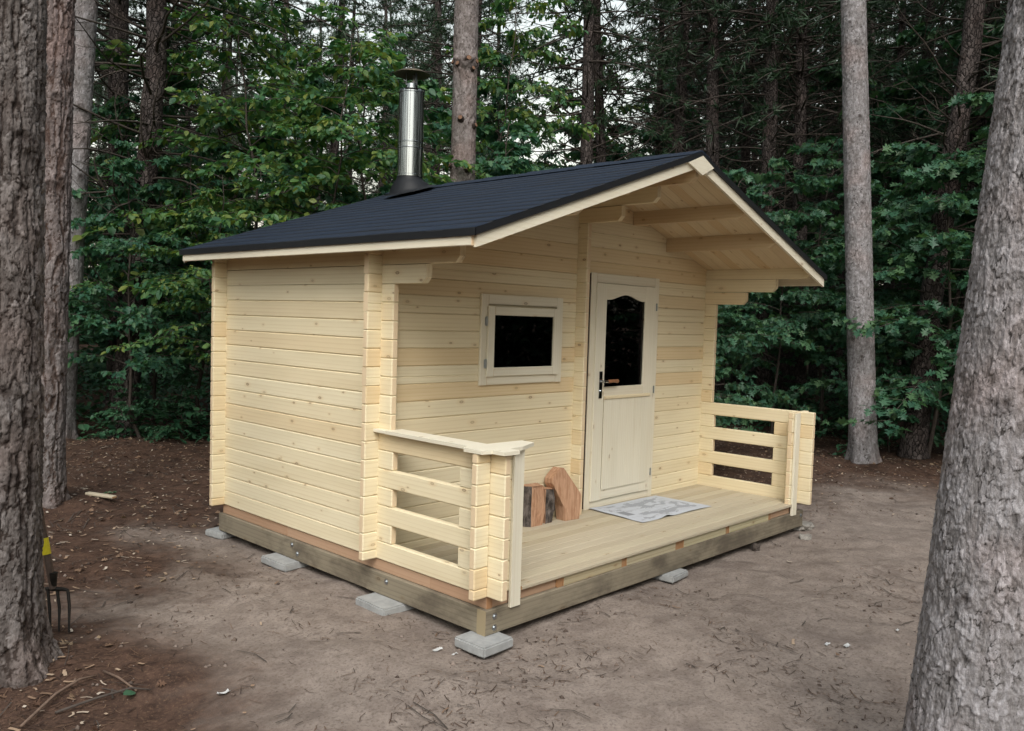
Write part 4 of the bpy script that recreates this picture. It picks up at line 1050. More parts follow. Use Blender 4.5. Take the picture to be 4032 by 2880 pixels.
# ------------------------------------------------------------------ trees: leafy saplings and oaks
BL = {'maple1': broadleaf_proto(21, 4.6, 1.7, 26, 0.22, 'maple', 0.108, 'maple_leaf'),
      'maple2': broadleaf_proto(22, 5.4, 1.8, 30, 0.30, 'simple', 0.112, 'yellow_leaf'),
      'oak1': broadleaf_proto(23, 4.4, 1.9, 26, 0.18, 'oak', 0.15, 'oak_leaf'),
      'oak2': broadleaf_proto(24, 5.0, 2.0, 28, 0.25, 'oak', 0.145, 'oak_leaf'),
      'shrub': broadleaf_proto(25, 1.5, 1.0, 14, 0.1, 'simple', 0.10, 'under', 1.0, 0.015)}
# ------------------------------------------------------------------ trees: the six trunks round the clearing, bark modelled
def detailed_trunk(base, lean, r0, taper, h, zfine, step, style, seed, knots=(), flare=0.35):
    """base xy; lean = horizontal drift per metre; knots = (angle from camera side, z, size)"""
    bx, by = base; facing = math.atan2(CAM_POS.y - by, CAM_POS.x - bx)
    nu = int(2 * math.pi * r0 / step); zf = np.arange(-0.15, zfine, step * 1.15); zc = np.linspace(zfine + 0.1, h, 24)
    zz = np.concatenate([zf, zc]); nv = len(zz); th = np.arange(nu) * 2 * np.pi / nu
    TH_, ZZ = np.meshgrid(th, zz, indexing='ij')
    rr = np.maximum(r0 * (1 - taper * ZZ), 0.02); rr = np.where(ZZ > zfine, np.maximum(r0 * (1 - taper * zfine) * (1 - (ZZ - zfine) / (h - zfine) * 0.85), 0.02), rr)
    lob = 1 + 0.5 * np.sin(TH_ * 5 + seed) + 0.3 * np.sin(TH_ * 3 + 2 * seed)
    rr = rr * (1 + flare * np.exp(-np.maximum(ZZ, 0) / 0.16) * lob + 0.03 * vnoise(np.cos(TH_) * 1.3 + seed, np.sin(TH_) * 1.3, ZZ * 0.9, seed))
    circ = 2 * math.pi * r0
    su, sv = {'furrow': (0.042, 0.15), 'flake': (0.022, 0.046), 'pink': (0.024, 0.05)}[style]
    amp = {'furrow': 0.011, 'flake': 0.0052, 'pink': 0.006}[style]
    ncu = max(4, round(circ / su)); wx = 0.38 * fbm(np.cos(TH_) * r0 * 18 + seed, np.sin(TH_) * r0 * 18, ZZ * 12, 4, seed + 1, 0.6); wy = 0.40 * fbm(np.cos(TH_) * r0 * 20, np.sin(TH_) * r0 * 20 + seed, ZZ * 14, 4, seed + 2, 0.6); VDV.clear()
    f1, f2, cid = voro(TH_ / (2 * np.pi) * ncu + wx, ZZ / sv + wy, ncu, seed)
    g1, g2, cid2 = voro(TH_ / (2 * np.pi) * (ncu * 2) + wx * 2, ZZ / (sv * 0.42) + wy * 2, ncu * 2, seed + 3)
    edge = np.clip((f2 - f1) / 0.16, 0, 1); edge = edge * edge * (3 - 2 * edge); edge2 = np.clip((g2 - g1) / 0.16, 0, 1)
    dv, dv2 = VDV[0], VDV[1]
    # long fissures: ridged noise drawn out along the trunk
    fs = np.abs(vnoise(np.cos(TH_) * r0 * 24 + wx * 0.5, np.sin(TH_) * r0 * 24 + seed, ZZ * (3.2 if style == 'furrow' else 8.0) + wy * 0.3, seed + 6))
    fs = np.clip(fs / (0.26 if style == 'furrow' else 0.12), 0, 1)
    fine = fbm(np.cos(TH_) * r0 * 60, np.sin(TH_) * r0 * 60 + seed, ZZ * 26, 4, seed + 4, 0.6)
    fur = style == 'furrow'
    brk = np.clip(0.45 + 1.1 * fbm(np.cos(TH_) * r0 * 22 + 3, np.sin(TH_) * r0 * 22 + seed, ZZ * 13, 3, seed + 15), 0.08, 1)
    if not fur: edge = 1 - (1 - edge) * brk; edge2 = 1 - (1 - edge2) * brk; fs = 1 - (1 - fs) * np.clip(brk * 1.4, 0, 1)
    d = amp * ((0.35 if fur else 0.8) * cid - 0.6 * dv * (cid > 0.2) * (0.4 if fur else 1) + 0.40 * edge + 0.35 * cid2 - 0.4 * dv2 - 0.9 + (1.5 if fur else 0.45) * (fs - 0.7)) + amp * 0.40 * fine
    edge = np.minimum(edge * (0.6 + 0.4 * edge2), fs if style == 'furrow' else 0.35 + 0.65 * fs); edge = np.clip(edge + 0.25 * fine, 0, 1)
    kn = np.zeros_like(ZZ)
    for ka, kz, ks in knots:
        dth = np.mod(TH_ - (facing + ka) + np.pi, 2 * np.pi) - np.pi
        ds = np.sqrt((dth * r0) ** 2 + (ZZ - kz) ** 2) * (1 + 0.25 * vnoise(TH_ * 9, ZZ * 30, seed=seed + 8))
        d = d + 0.45 * ks * np.exp(-(ds / ks) ** 2) - 0.40 * ks * np.exp(-(ds / (0.42 * ks)) ** 2)
        kn = np.maximum(kn, np.exp(-(ds / (0.62 * ks)) ** 2))
    fade = np.where(ZZ > zfine, 0.3, 1.0); rr = rr + d * fade
    X = rr * np.cos(TH_) + lean[0] * np.maximum(ZZ, 0); Y = rr * np.sin(TH_) + lean[1] * np.maximum(ZZ, 0)
    V = np.stack([X.ravel(), Y.ravel(), ZZ.ravel()], 1); ii = np.arange(nu)[:, None] * nv + np.arange(nv - 1)[None, :]
    jj = ((np.arange(nu) + 1) % nu)[:, None] * nv + np.arange(nv - 1)[None, :]
    F = np.stack([ii, jj, jj + 1, ii + 1], -1).reshape(-1, 4)
    me = np_mesh('trunk', V, F, True); fattr(me, 'cell', (0.65 * cid + 0.35 * cid2).ravel()); fattr(me, 'edge', (edge * (0.55 + 0.45 * edge2)).ravel()); fattr(me, 'knot', kn.ravel())
    me.materials.append(M[{'furrow': 'bark_furrow', 'flake': 'bark_flake', 'pink': 'bark_pink'}[style]])
    return me
pines = [pine_proto(11, 17, 0.15, 7.0, 2.1), pine_proto(12, 16, 0.14, 6.0, 2.3, 100), pine_proto(13, 18, 0.16, 7.5, 2.0, 85, 2.0)]
pine_top, _pl = pine_crown(77, 17.5, 9.0, 2.0)
_v, _f = tubes_mesh(_pl, 4)
NEAR = [
 # base, lean, r0, taper, zfine, step, style, knots, label
 ((-2.005, 0.985), (0.020, 0.036), 0.168, 0.020, 3.6, 0.0055, 'furrow', [(0.35, 2.55, 0.075), (0.0, 1.35, 0.07), (0.55, 1.25, 0.05), (0.2, 0.95, 0.05), (0.85, 2.1, 0.04)], 'thick furrowed grey pine trunk at the near left with the fork leaning behind it', 0.5),
 ((-0.775, 4.32), (0.032, 0.034), 0.150, 0.000, 4.9, 0.0085, 'furrow', [(0.1, 3.45, 0.06), (-0.2, 2.7, 0.06), (0.5, 2.75, 0.05), (0.2, 1.6, 0.05), (0.3, 0.9, 0.045)], 'reddish brown pine trunk with dark knots between the near furrowed trunk and the pale trunk', 0.3),
 ((0.62, 8.19), (0.061, 0.023), 0.165, 0.018, 6.4, 0.011, 'flake', [(0.0, 4.3, 0.05), (0.5, 3.9, 0.05), (-0.4, 3.0, 0.045), (0.4, 3.4, 0.05), (0.1, 2.2, 0.04)], 'pale grey leaning pine trunk just left of the leafy saplings', 0.25),
 ((4.22, 4.51), (0.034, 0.043), 0.165, 0.012, 6.6, 0.010, 'pink', [(-0.9, 5.03, 0.075), (-0.45, 5.02, 0.07), (0.0, 5.04, 0.075), (0.5, 5.02, 0.075), (1.0, 5.05, 0.07), (-0.25, 4.31, 0.05), (0.95, 4.25, 0.05), (0.35, 3.66, 0.05), (-1.1, 3.7, 0.05)], 'pinkish pine trunk with orange cut branch stubs rising behind the cabin roof by the chimney', 0.2),
 ((7.77, 0.62), (0.004, 0.075), 0.168, 0.014, 6.6, 0.010, 'flake', [(0.1, 5.35, 0.04), (-0.3, 5.6, 0.04), (0.3, 4.4, 0.04), (-0.25, 3.35, 0.035), (0.35, 3.3, 0.04), (0.1, 2.3, 0.035), (0.05, 1.35, 0.035), (0.2, 0.45, 0.03)], 'tall straight grey pine trunk standing right of the cabin beyond the far railing', 0.25),
 ((-0.060, -2.785), (0.096, -0.026), 0.250, 0.085, 3.0, 0.0042, 'flake', [(-0.25, 1.55, 0.035), (0.3, 1.15, 0.045), (-0.1, 2.3, 0.04), (-0.45, 0.9, 0.04)], 'massive flaky grey pine trunk at the right edge close to the camera', 0.2),
]
for i, (b_, ln, r0, tp, zf, st, sty, kn, lab, fl) in enumerate(NEAR):
    z0 = gz(*b_); e = empty('pine_tree', (b_[0], b_[1], z0), lab, 'pine tree')
    tr = link('trunk', detailed_trunk(b_, ln, r0, tp, 16.5, zf, st, sty, 40 + i * 7, kn, fl), None, e)
    if i == 1: tr.data.materials[0] = M['bark_red']
    c = link('crown', pine_top, None, e); c.location = (ln[0] * 12, ln[1] * 12, 0.0); c.rotation_euler = (0, 0, i * 1.1)
    if i == 3:                                          # cut branch stubs of the trunk behind the roof
        fa = math.atan2(CAM_POS.y - b_[1], CAM_POS.x - b_[0])
        for da, zs_, rs in ((-0.55, 4.75, 0.028), (0.25, 4.82, 0.034), (0.9, 4.80, 0.028), (-1.0, 4.78, 0.025), (0.6, 4.70, 0.025), (-0.25, 4.05, 0.030), (0.95, 3.98, 0.028), (0.35, 3.40, 0.030), (-1.1, 3.45, 0.026)):
            zc_ = zs_ - z0; a = fa + da; d_ = Vector((math.cos(a), math.sin(a), 0.25)); p0 = Vector((ln[0] * zc_, ln[1] * zc_, zc_)) + d_ * (r0 * 0.80)
            mb = MB(); mb.tube([p0, p0 + d_ * 0.045, p0 + d_ * 0.066], [rs * 1.9, rs * 1.25, rs], 10, caps=False); n_ = 10
            mb.build('branch_stub', M['bark_pink'], e); mb = MB(); mb.tube([p0 + d_ * 0.0655, p0 + d_ * 0.067], [rs * 0.96, rs * 0.9], 10); mb.build('cut_face', M['cutwood'], e)

# ------------------------------------------------------------------ trees: pines one can tell apart behind the clearing
def along(a, b):     # two points of a trunk axis -> foot on the ground and direction
    a, b = Vector(a), Vector(b); d = (b - a).normalized(); t = (-0.24 - a.z) / d.z; return a + d * t, d
MID = [
 ((2.82, 12.11, 4.59), (2.87, 12.25, 6.98), 0.144, 'slim pale grey pine trunk behind the leaves, right of the pale leaning trunk'),
 ((1.65, 8.11, 2.66), (1.88, 8.11, 5.73), 0.165, 'dark pine trunk with bare side branches among the saplings left of the cabin'),
 ((2.01, 9.75, 0.72), (2.04, 9.88, 2.80), 0.150, 'shaded pine trunk low among the undergrowth at the left, beside the dark branchy trunk'),
 ((10.13, 7.34, 4.65), (10.22, 7.52, 7.99), 0.145, 'left trunk of the dark pair of pines above the middle of the roof'),
 ((10.77, 7.42, 4.84), (10.85, 7.60, 8.19), 0.131, 'right and thinner trunk of the dark pair of pines above the middle of the roof'),
 ((11.94, 5.46, 4.73), (11.98, 5.67, 8.07), 0.136, 'dark pine trunk rising just over the roof peak'),
 ((11.74, 4.19, 4.40), (11.85, 4.33, 7.72), 0.150, 'greyer pine trunk standing right of the roof peak with many dead branches'),
 ((12.15, 3.76, 4.50), (12.24, 3.92, 7.74), 0.145, 'dark pine trunk midway between the roof peak and the tall straight grey trunk'),
 ((18.53, 5.85, 5.41), (18.60, 6.15, 10.09), 0.129, 'thin far pine trunk close to the left side of the tall straight grey trunk'),
 ((9.94, 0.30, 4.72), (10.12, 0.23, 6.26), 0.153, 'dark leaning pine trunk with crooked dead branches beside the massive right trunk'),
]
for i, (a, b, r_, lab) in enumerate(MID):
    ft, d = along(a, b); s = r_ / 0.135; k = i % 3
    place('pine_tree', pines[k], ft, i * 1.7, (s, s, 1.0), lab, 'pine tree', None, d)

# ------------------------------------------------------------------ trees: the plantation beyond
def screen(x, y):
    d = Vector((x, y, 1.5)) - CAM_POS; z = d.dot(_fw); return (2016 + 3327.87 * d.dot(_rt) / z) / 1.773 if z > 0.5 else None
g = np.random.default_rng(5)
taken = [(along(a, b)[0].x, along(a, b)[0].y) for a, b, _, _ in MID] + [n_[0] for n_ in NEAR] + [(1.6, 2.3)]
REG = [(-9999, 470, 'dark pine trunk deep in the wood left of the cabin', 'pines deep in the wood left of the cabin'),
       (470, 1040, 'dark pine trunk deep in the wood behind the chimney', 'pines deep in the wood behind the chimney'),
       (1040, 1560, 'dark pine trunk deep in the wood above the long roof slope', 'pines deep in the wood above the roof slope'),
       (1560, 9999, 'dark pine trunk deep in the wood right of the roof peak', 'pines deep in the wood right of the roof peak')]
placed = 0; tries = 0
while placed < 88 and tries < 6000:
    tries += 1
    az = R(46.4) + g.uniform(-R(37), R(37)); dist = 14.5 + 36 * g.random() ** 0.9
    x, y = CAM_POS.x + dist * math.sin(az), CAM_POS.y + dist * math.cos(az)
    if y < 7.9 - 0.42 * (x - 0.5) + 0.5 and x < 10.5: continue
    if any((x - p_[0]) ** 2 + (y - p_[1]) ** 2 < 1.9 ** 2 for p_ in taken): continue
    sx_ = screen(x, y) or 0
    if dist > 17 and (1110 < sx_ < 1420): continue
    taken.append((x, y))
    for lo_, hi_, lab, grp in REG:
        if lo_ <= sx_ < hi_: break
    s = g.uniform(0.78, 1.12); place('pine_tree', pines[placed % 3], (x, y, gz(x, y)), g.uniform(0, 6.28), (s, s, s * g.uniform(0.95, 1.1)), lab, 'pine tree', grp); placed += 1
extra = 0; tries = 0
while extra < 46 and tries < 6000:
    tries += 1
    az = R(46.4) + g.uniform(R(6), R(36)); dist = 18 + 26 * g.random()
    x, y = CAM_POS.x + dist * math.sin(az), CAM_POS.y + dist * math.cos(az); sx_ = screen(x, y) or 0
    if sx_ < 1440 or any((x - p_[0]) ** 2 + (y - p_[1]) ** 2 < 1.5 ** 2 for p_ in taken): continue
    taken.append((x, y)); lab, grp = (REG[3] if sx_ >= 1560 else REG[2])[2:]
    place('pine_tree', pines[extra % 3], (x, y, gz(x, y)), g.uniform(0, 6.28), (0.9, 0.9, g.uniform(0.75, 1.0)), lab, 'pine tree', grp); extra += 1
for i, (a_, d_) in enumerate(((-35, 13.5), (-38, 17), (-41, 14), (-43, 20), (-46, 16), (-49, 13), (-52, 19), (-56, 15), (-40, 25), (-48, 26), (36, 13), (39, 17), (43, 14), (47, 20), (51, 16), (45, 26), (-59, 21), (56, 19))):
    az = R(46.4 + a_); x, y = CAM_POS.x + d_ * math.sin(az), CAM_POS.y + d_ * math.cos(az)
    place('pine_tree', pines[i % 3], (x, y, gz(x, y)), i * 2.1, 0.95, 'dark pine tree at the side of the clearing, mirrored in the steel flue', 'pine tree', 'pines at the sides of the clearing')
    if i % 2 == 0: place('sapling', BL['maple1'], (x + 1.2, y - 0.8, gz(x + 1.2, y - 0.8)), i * 1.1, 1.0, 'leafy sapling at the side of the clearing, mirrored in the steel flue', 'sapling', 'saplings at the sides of the clearing')
# pines behind and beside the photographer: they close the clearing and are mirrored in the panes and the flue
for i, (x, y) in enumerate(((6.5, -7.5), (9.5, -4.0), (4.0, -11.0), (11.5, -1.5), (8.0, -10.5), (12.5, -6.0), (1.0, -10.0), (-2.0, -11.5), (-9.5, -7.0), (-8.5, 0.5), (-6.0, 6.0), (-11, 3.0), (14.5, -9.0), (10.5, -13.0))):
    place('pine_tree', pines[i % 3], (x, y, gz(x, y)), i * 1.3, 1.0, 'dark pine tree of the ring round the clearing, mirrored in the panes', 'pine tree', 'pines mirrored in the panes')

SAP = [
 ('maple1', 1.30, 7.35, (0.70, 0.70, 0.80), 0.3, 'leafy sapling with layered green sprays beside the pale leaning trunk', 'sapling'),
 ('maple2', 1.55, 5.85, 0.62, 1.9, 'bright low sapling whose hanging leaves touch the left corner of the eave', 'sapling'),
 ('maple1', 2.35, 9.3, (0.85, 0.85, 1.2), 2.2, 'shaded tall sapling between the dark branchy trunk and the pale grey trunk', 'sapling'),
 ('maple1', 2.3, 7.6, 0.85, 1.5, 'mid height sapling with flat green sprays left of the rear roof corner', 'sapling'),
 ('maple1', 0.35, 10.6, (0.8, 0.8, 1.2), 4.4, 'sapling filling the gap right beside the pale leaning trunk high up', 'sapling'),
 ('maple1', 3.9, 7.4, 1.1, 0.9, 'sapling seen between the rear roof end and the chimney higher up', 'sapling'),
 ('shrub', 1.75, 7.15, 0.55, 0.9, 'low seedling clump on the bank left of the cabin corner', 'shrub'),
 ('shrub', 1.25, 7.5, 0.5, 2.9, 'low seedling clump on the bank beside the sapling with layered sprays', 'shrub'),
 ('maple2', 2.75, 6.9, 1.05, 4.1, 'green sapling in the wood over the rear left end of the roof', 'sapling'),
 ('maple2', 2.5, 5.15, 0.92, 0.5, 'yellow green sapling just left of the steel chimney', 'sapling'),
 ('maple2', 3.35, 5.1, 0.98, 3.2, 'leafy sapling directly behind the steel chimney', 'sapling'),
 ('maple1', 4.55, 6.2, 1.2, 5.0, 'green sapling between the chimney and the pinkish trunk', 'sapling'),
 ('maple2', 3.3, 8.6, 1.35, 2.6, 'tall dim sapling high above the rear end of the roof', 'sapling'),
 ('maple2', 6.55, 6.3, (1.0, 1.0, 1.3), 1.0, 'tall fresh green sapling right of the pinkish trunk', 'sapling'),
 ('maple1', 5.75, 5.5, 1.0, 2.9, 'sapling close behind the roof right of the pinkish trunk', 'sapling'),
 ('maple1', 8.2, 7.5, (1.1, 1.1, 1.4), 0.2, 'high leafy sapling left of the dark pair of pines', 'sapling'),
 ('maple1', 13.6, 10.6, (0.9, 0.9, 1.5), 1.3, 'tall dim green tree far behind the gap right of the dark pair of pines', 'sapling'),
 ('maple1', 13.3, 7.6, (1.0, 1.0, 1.55), 2.2, 'teal green tree in the gap between the dark pair of pines and the roof peak', 'sapling'),
 ('oak2', 18.4, 10.3, (1.3, 1.3, 1.9), 0.7, 'far bluish tree glimpsed above the roof left of its peak', 'sapling'),
 ('oak1', 12.6, 8.9, (0.8, 0.8, 1.2), 1.7, 'small teal tree showing just over the roof right of the dark pair of pines', 'sapling'),
 ('oak2', 11.6, 8.3, (1.25, 1.25, 1.2), 2.9, 'broad bluish green tree directly behind the dark pair of pines', 'sapling'),
 ('maple2', 12.9, 9.6, (1.2, 1.2, 1.7), 4.0, 'tall green tree far off, right of the dark pair of pines above the roof', 'sapling'),
 ('maple2', 11.2, 10.9, (0.9, 0.9, 1.35), 0.3, 'tall dim green tree far behind the gap left of the dark pair of pines', 'sapling'),
 ('oak2', 9.8, 5.4, 0.85, 4.0, 'grey green bush showing over the roof left of its peak', 'bush'),
 ('oak1', 6.6, 2.45, (0.68, 0.68, 0.86), 1.2, 'oak sapling spreading over the right end of the gable', 'oak sapling'),
 ('oak1', 5.75, 2.05, 0.66, 3.9, 'oak sapling with hanging lobed leaves below the right eave', 'oak sapling'),
 ('oak2', 9.2, 2.6, (0.7, 0.7, 0.86), 0.9, 'oak sapling behind the tall straight grey trunk', 'oak sapling'),
 ('oak1', 9.4, 0.35, 0.98, 5.2, 'oak sapling right of the tall straight grey trunk', 'oak sapling'),
 ('oak2', 9.6, -0.4, 1.0, 2.4, 'dark oak sapling half hidden by the massive right trunk', 'oak sapling'),
 ('oak2', 10.3, 2.3, 0.9, 3.1, 'dim oak sapling deep behind the tall straight grey trunk', 'oak sapling'),
]
for k, x, y, s, rz, lab, cat in SAP:
    place('sapling', BL[k], (x, y, gz(x, y)), rz, s, lab, cat, None)
placed = tries = 0
while placed < 46 and tries < 4000:
    tries += 1
    az = R(46.4) + g.uniform(-R(36), R(36)); dist = 15.5 + 24 * g.random()
    x, y = CAM_POS.x + dist * math.sin(az), CAM_POS.y + dist * math.cos(az)
    if y < 8.6 - 0.42 * (x - 0.5) and x < 11: continue
    k = ('maple1', 'maple2', 'oak1', 'oak2')[int(g.integers(4))]; sx_ = screen(x, y) or 0
    if 1180 < sx_ < 1420: continue
    for lo_, hi_, lab, grp in REG:
        if lo_ <= sx_ < hi_: break
    place('sapling', BL[k], (x, y, gz(x, y)), g.uniform(0, 6.28), g.uniform(0.7, 1.6), lab.replace('dark pine trunk', 'dim leafy sapling'), 'sapling', grp.replace('pines', 'saplings')); placed += 1
placed = tries = 0
while placed < 40 and tries < 4000:
    tries += 1
    az = R(46.4) + g.uniform(-R(36), R(36)); dist = 11 + 14 * g.random()
    x, y = CAM_POS.x + dist * math.sin(az), CAM_POS.y + dist * math.cos(az)
    if y < 8.3 - 0.42 * (x - 0.5) and x < 9.5: continue
    sx_ = screen(x, y) or 0
    for lo_, hi_, lab, grp in REG:
        if lo_ <= sx_ < hi_: break
    place('shrub', BL['shrub'], (x, y, gz(x, y)), g.uniform(0, 6.28), g.uniform(0.5, 1.1), lab.replace('dark pine trunk deep', 'low shrub of the undergrowth'), 'shrub', grp.replace('pines', 'shrubs')); placed += 1

# ------------------------------------------------------------------ stuff: undergrowth, distant wood, litter
def in_wood(x, y, off=0.0):
    return (y > 7.75 - 0.42 * (x - 0.5) + off) | (x > 9.9 + off)
n = 60000; az = R(46.4) + g.uniform(-R(36), R(36), n); dist = 9 + 24 * g.random(n) ** 1.2
ux, uy = CAM_POS.x + dist * np.sin(az), CAM_POS.y + dist * np.cos(az)
keep = in_wood(ux, uy, 0.5 * fbm(ux * 0.6, uy * 0.6, seed=44, oct=2)) & (fbm(ux * 0.9, uy * 0.9, seed=41, oct=3) > -0.25); ux, uy = ux[keep], uy[keep]; n = len(ux)
uz = ground_h(ux, uy) + 0.04 + 0.42 * g.random(n) ** 1.6
V, F = leaves(np.stack([ux, uy, uz], 1), g.uniform(0, 6.28, n), g.uniform(-0.6, 0.2, n), g.normal(0, 0.3, n), g.uniform(0.06, 0.15, n), 'simple')
o = link('undergrowth', np_mesh('undergrowth', V, F), M['under']); tag(o, 'low dark green leafy undergrowth covering the forest floor', 'undergrowth', kind='stuff')
n = 115000; az = R(46.4) + g.uniform(-R(56), R(56), n); dist = 42 + 22 * g.random(n); hh = 14 * g.random(n) ** 2.0
nb_ = 170000; az = np.concatenate([az, R(46.4) + np.where(np.arange(nb_) < 110000, g.uniform(R(52), R(308), nb_), g.uniform(R(56), R(125), nb_))]); dist = np.concatenate([dist, 13 + 12 * g.random(nb_)]); hb = 14 * g.random(nb_) ** 1.3; gap = np.abs(az[-nb_:] - R(226)) < R(48); hh = np.concatenate([hh, np.where(gap, hb * 0.36, hb)])  # unseen leaf ring added to cut low light, kept low toward the sun
fx, fy = CAM_POS.x + dist * np.sin(az), CAM_POS.y + dist * np.cos(az)
keep = (fbm(az * 22, hh * 0.5, seed=51, oct=3) > -0.05 + np.where(np.arange(n + nb_) < n, 0.55 * (hh / 14) + 0.45 * np.exp(-((az - R(50.0)) / R(3.2)) ** 2) * (hh > 4.0), np.where(hh < 7, -1.0, 0.0))) | (hh < 2.2); fx, fy, hh, dist = fx[keep], fy[keep], hh[keep], dist[keep]; n = len(fx)
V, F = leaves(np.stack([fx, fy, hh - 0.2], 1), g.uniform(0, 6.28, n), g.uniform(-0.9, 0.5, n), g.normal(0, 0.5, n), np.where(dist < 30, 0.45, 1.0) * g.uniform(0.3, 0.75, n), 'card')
o = link('forest_and_added_ring', np_mesh('forest_and_added_ring', V, F), M['far']); tag(o, 'dark leafy forest beyond the trunks, plus unseen ring added to cut light', 'forest', kind='stuff')

def scatter(n, dens, x0=-4.2, x1=12, y0=-4, y1=11):
    x = g.uniform(x0, x1, n); y = g.uniform(y0, y1, n)
    ok = (g.random(n) < dens(x, y)) & ~((x > -0.03) & (x < 3.92) & (y > -0.35) & (y < 2.7)); return x[ok], y[ok]
def d_litter(x, y):
    nz = fbm(x * 0.9, y * 0.9, seed=61, oct=3)
    e = np.clip((y + 0.42 * x - 2.3 + nz * 1.3) / 1.6, 0, 1); l_ = np.clip((-x - 1.0 + nz * 0.5) / 0.5, 0, 1); r_ = np.clip((x - 6.0 + nz) / 1.5, 0, 1)
    m_ = np.clip((-x - 0.05 + nz * 0.4) / 0.7, 0, 1) * np.clip((y - 1.2 + nz * 0.6) / 1.0, 0, 1) * 0.8
    return np.maximum(np.maximum(np.maximum(e, l_), r_), m_)
def d_clear(x, y): return np.clip(0.35 + 0.9 * fbm(x * 1.3, y * 1.3, seed=63, oct=3), 0.04, 1)
def strokes(x, y, L, W, lift=0.004):
    n = len(x); a = g.uniform(0, np.pi, n); ln = g.uniform(*L, n); wd = g.uniform(*W, n); bend = g.normal(0, 0.09, n)
    c, s = np.cos(a), np.sin(a); pts = []
    for t, off in ((-0.5, 0), (0, 1), (0.5, 0)):
        px = x + c * ln * t - s * bend * ln * off; py = y + s * ln * t + c * bend * ln * off
        pz = ground_h(px, py) + nearb(px, py) + lift + g.uniform(0, 0.006, n)
        pts.append((px - s * wd / 2, py + c * wd / 2, pz)); pts.append((px + s * wd / 2, py - c * wd / 2, pz))
    V = np.stack([np.stack(p, 1) for p in pts], 1); b = (np.arange(n) * 6)[:, None]
    F = np.concatenate([b + np.array([[0, 1, 3, 2]]), b + np.array([[2, 3, 5, 4]])]); return V.reshape(-1, 3), F
def nearb(x, y):
    return np.exp(-(np.maximum(np.hypot(x, y) - 8, 0) / 4) ** 2) * (0.008 * fbm(x * 5, y * 5, seed=21, oct=4) + 0.005 * np.maximum(vnoise(x * 13, y * 13, seed=31), 0.1))
def stuff(name, VF, mat, label, cat):
    o = link(name, np_mesh(name, *VF), mat); tag(o, label, cat, kind='stuff')
ndl = leaf_mat('needle_litter', [(0.025, 0.014, 0.010), (0.045, 0.026, 0.018), (0.08, 0.045, 0.03), (0.15, 0.09, 0.055)], 0, 0.0, 0.8)
x, y = scatter(170000, lambda x, y: 0.34 * d_clear(x, y) ** 1.5 + 0.75 * d_litter(x, y)); stuff('pine_needles', strokes(x, y, (0.02, 0.085), (0.0018, 0.0048)), ndl, 'brown fallen pine needles strewn over the soil', 'pine needles')
x, y = scatter(12000, lambda x, y: 0.09 + 0.45 * d_litter(x, y)); stuff('twigs', strokes(x, y, (0.06, 0.28), (0.003, 0.008), 0.007), M['twig'], 'dark broken twigs lying about the clearing', 'twigs')
pale = leaf_mat('bark_chips', [(0.12, 0.07, 0.045), (0.30, 0.20, 0.13), (0.38, 0.29, 0.21), (0.46, 0.40, 0.33)], 0, 0.0, 0.8)
x, y = scatter(52000, lambda x, y: 0.006 + 0.36 * d_litter(x, y)); stuff('bark_chips', strokes(x, y, (0.012, 0.06), (0.005, 0.018), 0.008), pale, 'pale wood and bark chips scattered over the litter', 'wood chips')
def dl(n, dens, s0, s1, tm):
    x, y = scatter(n, dens); m_ = len(x); z = ground_h(x, y) + nearb(x, y) + 0.012
    return leaves(np.stack([x, y, z], 1), g.uniform(0, 6.28, m_), g.uniform(-0.25, 0.3, m_), g.normal(0, 0.4, m_), g.uniform(s0, s1, m_), tm)
stuff('dead_leaves', dl(17000, lambda x, y: 0.002 + 0.42 * d_litter(x, y), 0.022, 0.062, 'oak'), M['deadleaf'], 'brown dead leaves lying on the litter', 'dead leaves')
# small clods of soil
x, y = scatter(40000, lambda x, y: 0.45 * d_clear(x, y), -4, 9, -4, 7); n = len(x)
oc = np.array([(1, 0, 0), (-1, 0, 0), (0, 1, 0), (0, -1, 0), (0, 0, .7), (0, 0, -.7)]); of = np.array([(0, 2, 4), (2, 1, 4), (1, 3, 4), (3, 0, 4), (2, 0, 5), (1, 2, 5), (3, 1, 5), (0, 3, 5)])
sz = 0.004 + 0.014 * g.random(n) ** 3; V = np.stack([x, y, ground_h(x, y) + nearb(x, y) + 0.002], 1)[:, None, :] + oc[None] * (sz[:, None, None] * g.uniform(0.6, 1.4, (n, 6, 1)))
clod = leaf_mat('soil_clods', [(0.06, 0.042, 0.034), (0.14, 0.105, 0.085), (0.25, 0.2, 0.17)], 0, 0.0, 0.95)
stuff('soil_clods', (V.reshape(-1, 3), (of[None] + (np.arange(n) * 6)[:, None, None]).reshape(-1, 3)), clod, 'small clods and crumbs of soil on the bare ground', 'soil')

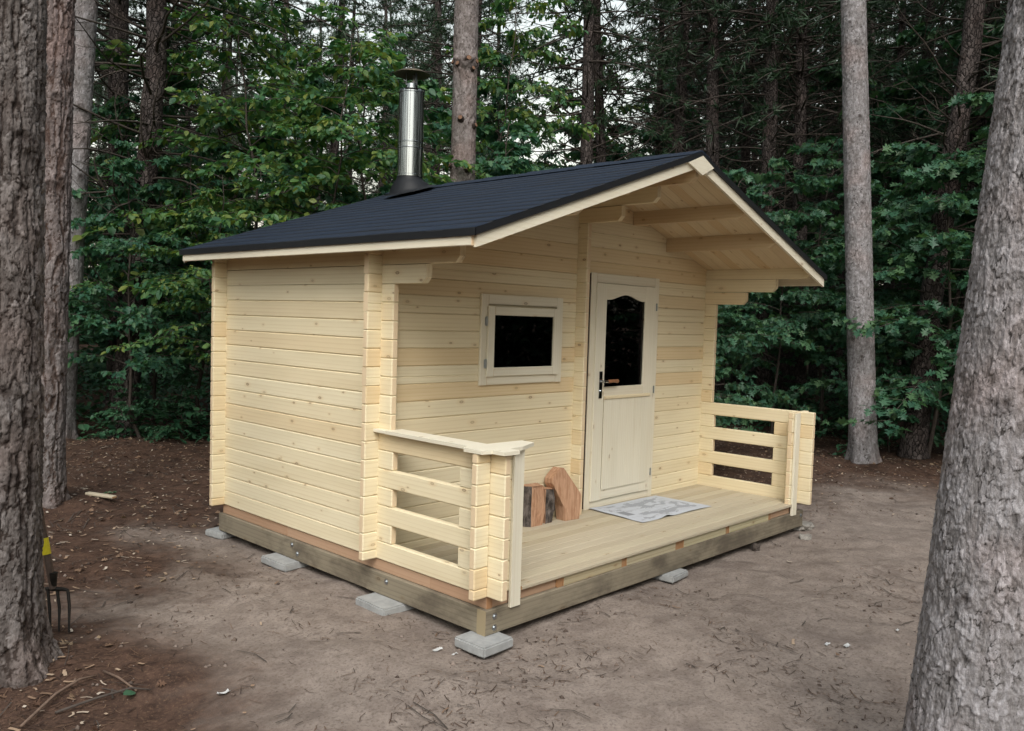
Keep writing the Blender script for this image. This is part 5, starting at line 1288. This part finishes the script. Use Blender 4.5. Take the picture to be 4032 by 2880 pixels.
# ------------------------------------------------------------------ single small things on the ground
def stick(name, pts, rad, mat, label, cat, group=None):
    mb = MB(); mb.tube([(px, py, gz(px, py) + pz) for px, py, pz in pts], rad, 8); return tag(mb.build(name, mat, smooth=True), label, cat, group)
mb = MB(); mb.board((-0.41, 4.42, gz(-0.4, 4.4) + 0.008), (0.12, -0.31, 0.0), (0.055, 0.021, 0.0), (0, 0, 0.026), 0.008, 0.2)
tag(mb.build('wood_offcut', M['treated']), 'pale split wood offcut on the litter right of the reddish trunk', 'wood offcut')
stick('twig', [(-2.12, 0.30, 0.02), (-1.92, 0.50, 0.03), (-1.80, 0.55, 0.035), (-1.72, 0.56, 0.02)], [0.006, 0.007, 0.006, 0.004], M['stickwood'], 'curved reddish twig on the litter at the bottom left corner', 'twig')
stick('twig', [(-1.97, 0.35, 0.015), (-1.80, 0.36, 0.02), (-1.65, 0.34, 0.03), (-1.57, 0.30, 0.015)], [0.006, 0.006, 0.005, 0.003], M['twig'], 'dark twig at the bottom left ending by a green leaf', 'twig')
stick('twig', [(-1.68, 0.58, 0.02), (-1.66, 0.45, 0.035), (-1.63, 0.32, 0.02)], [0.006, 0.005, 0.004], M['stickwood'], 'short brown twig crossing the dark twig at the bottom left', 'twig')
stick('twig', [(7.2, -1.0, 0.01), (7.55, -1.05, 0.02), (7.9, -0.75, 0.25), (8.0, -0.6, 0.5)], [0.008, 0.008, 0.006, 0.004], M['stone'], 'pale bare dead branch sticking up left of the massive right trunk', 'dead branch')
def one_leaf(x, y, s, mat, label, tm='simple', yaw=0.3):
    V, F = leaves(np.array([[x, y, gz(x, y) + 0.03]]), np.array([yaw]), np.array([-0.1]), np.array([0.35]), np.array([s]), tm)
    tag(link('leaf', np_mesh('leaf', V, F), mat), label, 'leaf')
one_leaf(-1.70, 0.30, 0.075, M['maple_leaf'], 'single green leaf on the litter at the bottom left', 'simple')
def scrap(x, y, s, seed, label, mat='white', name='paper_scrap', cat='paper scrap'):
    gg = np.random.default_rng(seed); n = 6; V = []
    for i in range(n):
        for j in range(n): V.append((x + s * (i / n - .5) * 1.5 + gg.normal(0, s * .06), y + s * (j / n - .5) * 0.6 + gg.normal(0, s * .05), gz(x, y) + 0.012 + abs(gg.normal(0, s * 0.10))))
    F = [(i * n + j, (i + 1) * n + j, (i + 1) * n + j + 1, i * n + j + 1) for i in range(n - 1) for j in range(n - 1)]
    tag(link(name, np_mesh(name, V, F), M[mat]), label, cat)
scrap(-0.255, -0.225, 0.045, 1, 'crumpled white tissue scrap left of the near corner slab')
scrap(-0.21, -0.315, 0.03, 2, 'tiny white tissue scrap just before the near corner slab')
scrap(1.35, -1.67, 0.035, 3, 'white wrapper scrap on bare soil in the right foreground')
scrap(1.40, -1.76, 0.05, 4, 'larger crumpled white paper scrap right of the small wrapper')
scrap(1.86, -1.87, 0.025, 5, 'small white chip of paper near the massive right trunk')
scrap(-1.32, 0.08, 0.045, 6, 'pale scrap lying alone on bare soil in the left foreground')
scrap(-0.13, 4.55, 0.09, 7, 'faded green plastic scrap behind the pale wood offcut', 'under', 'plastic_scrap', 'plastic scrap')
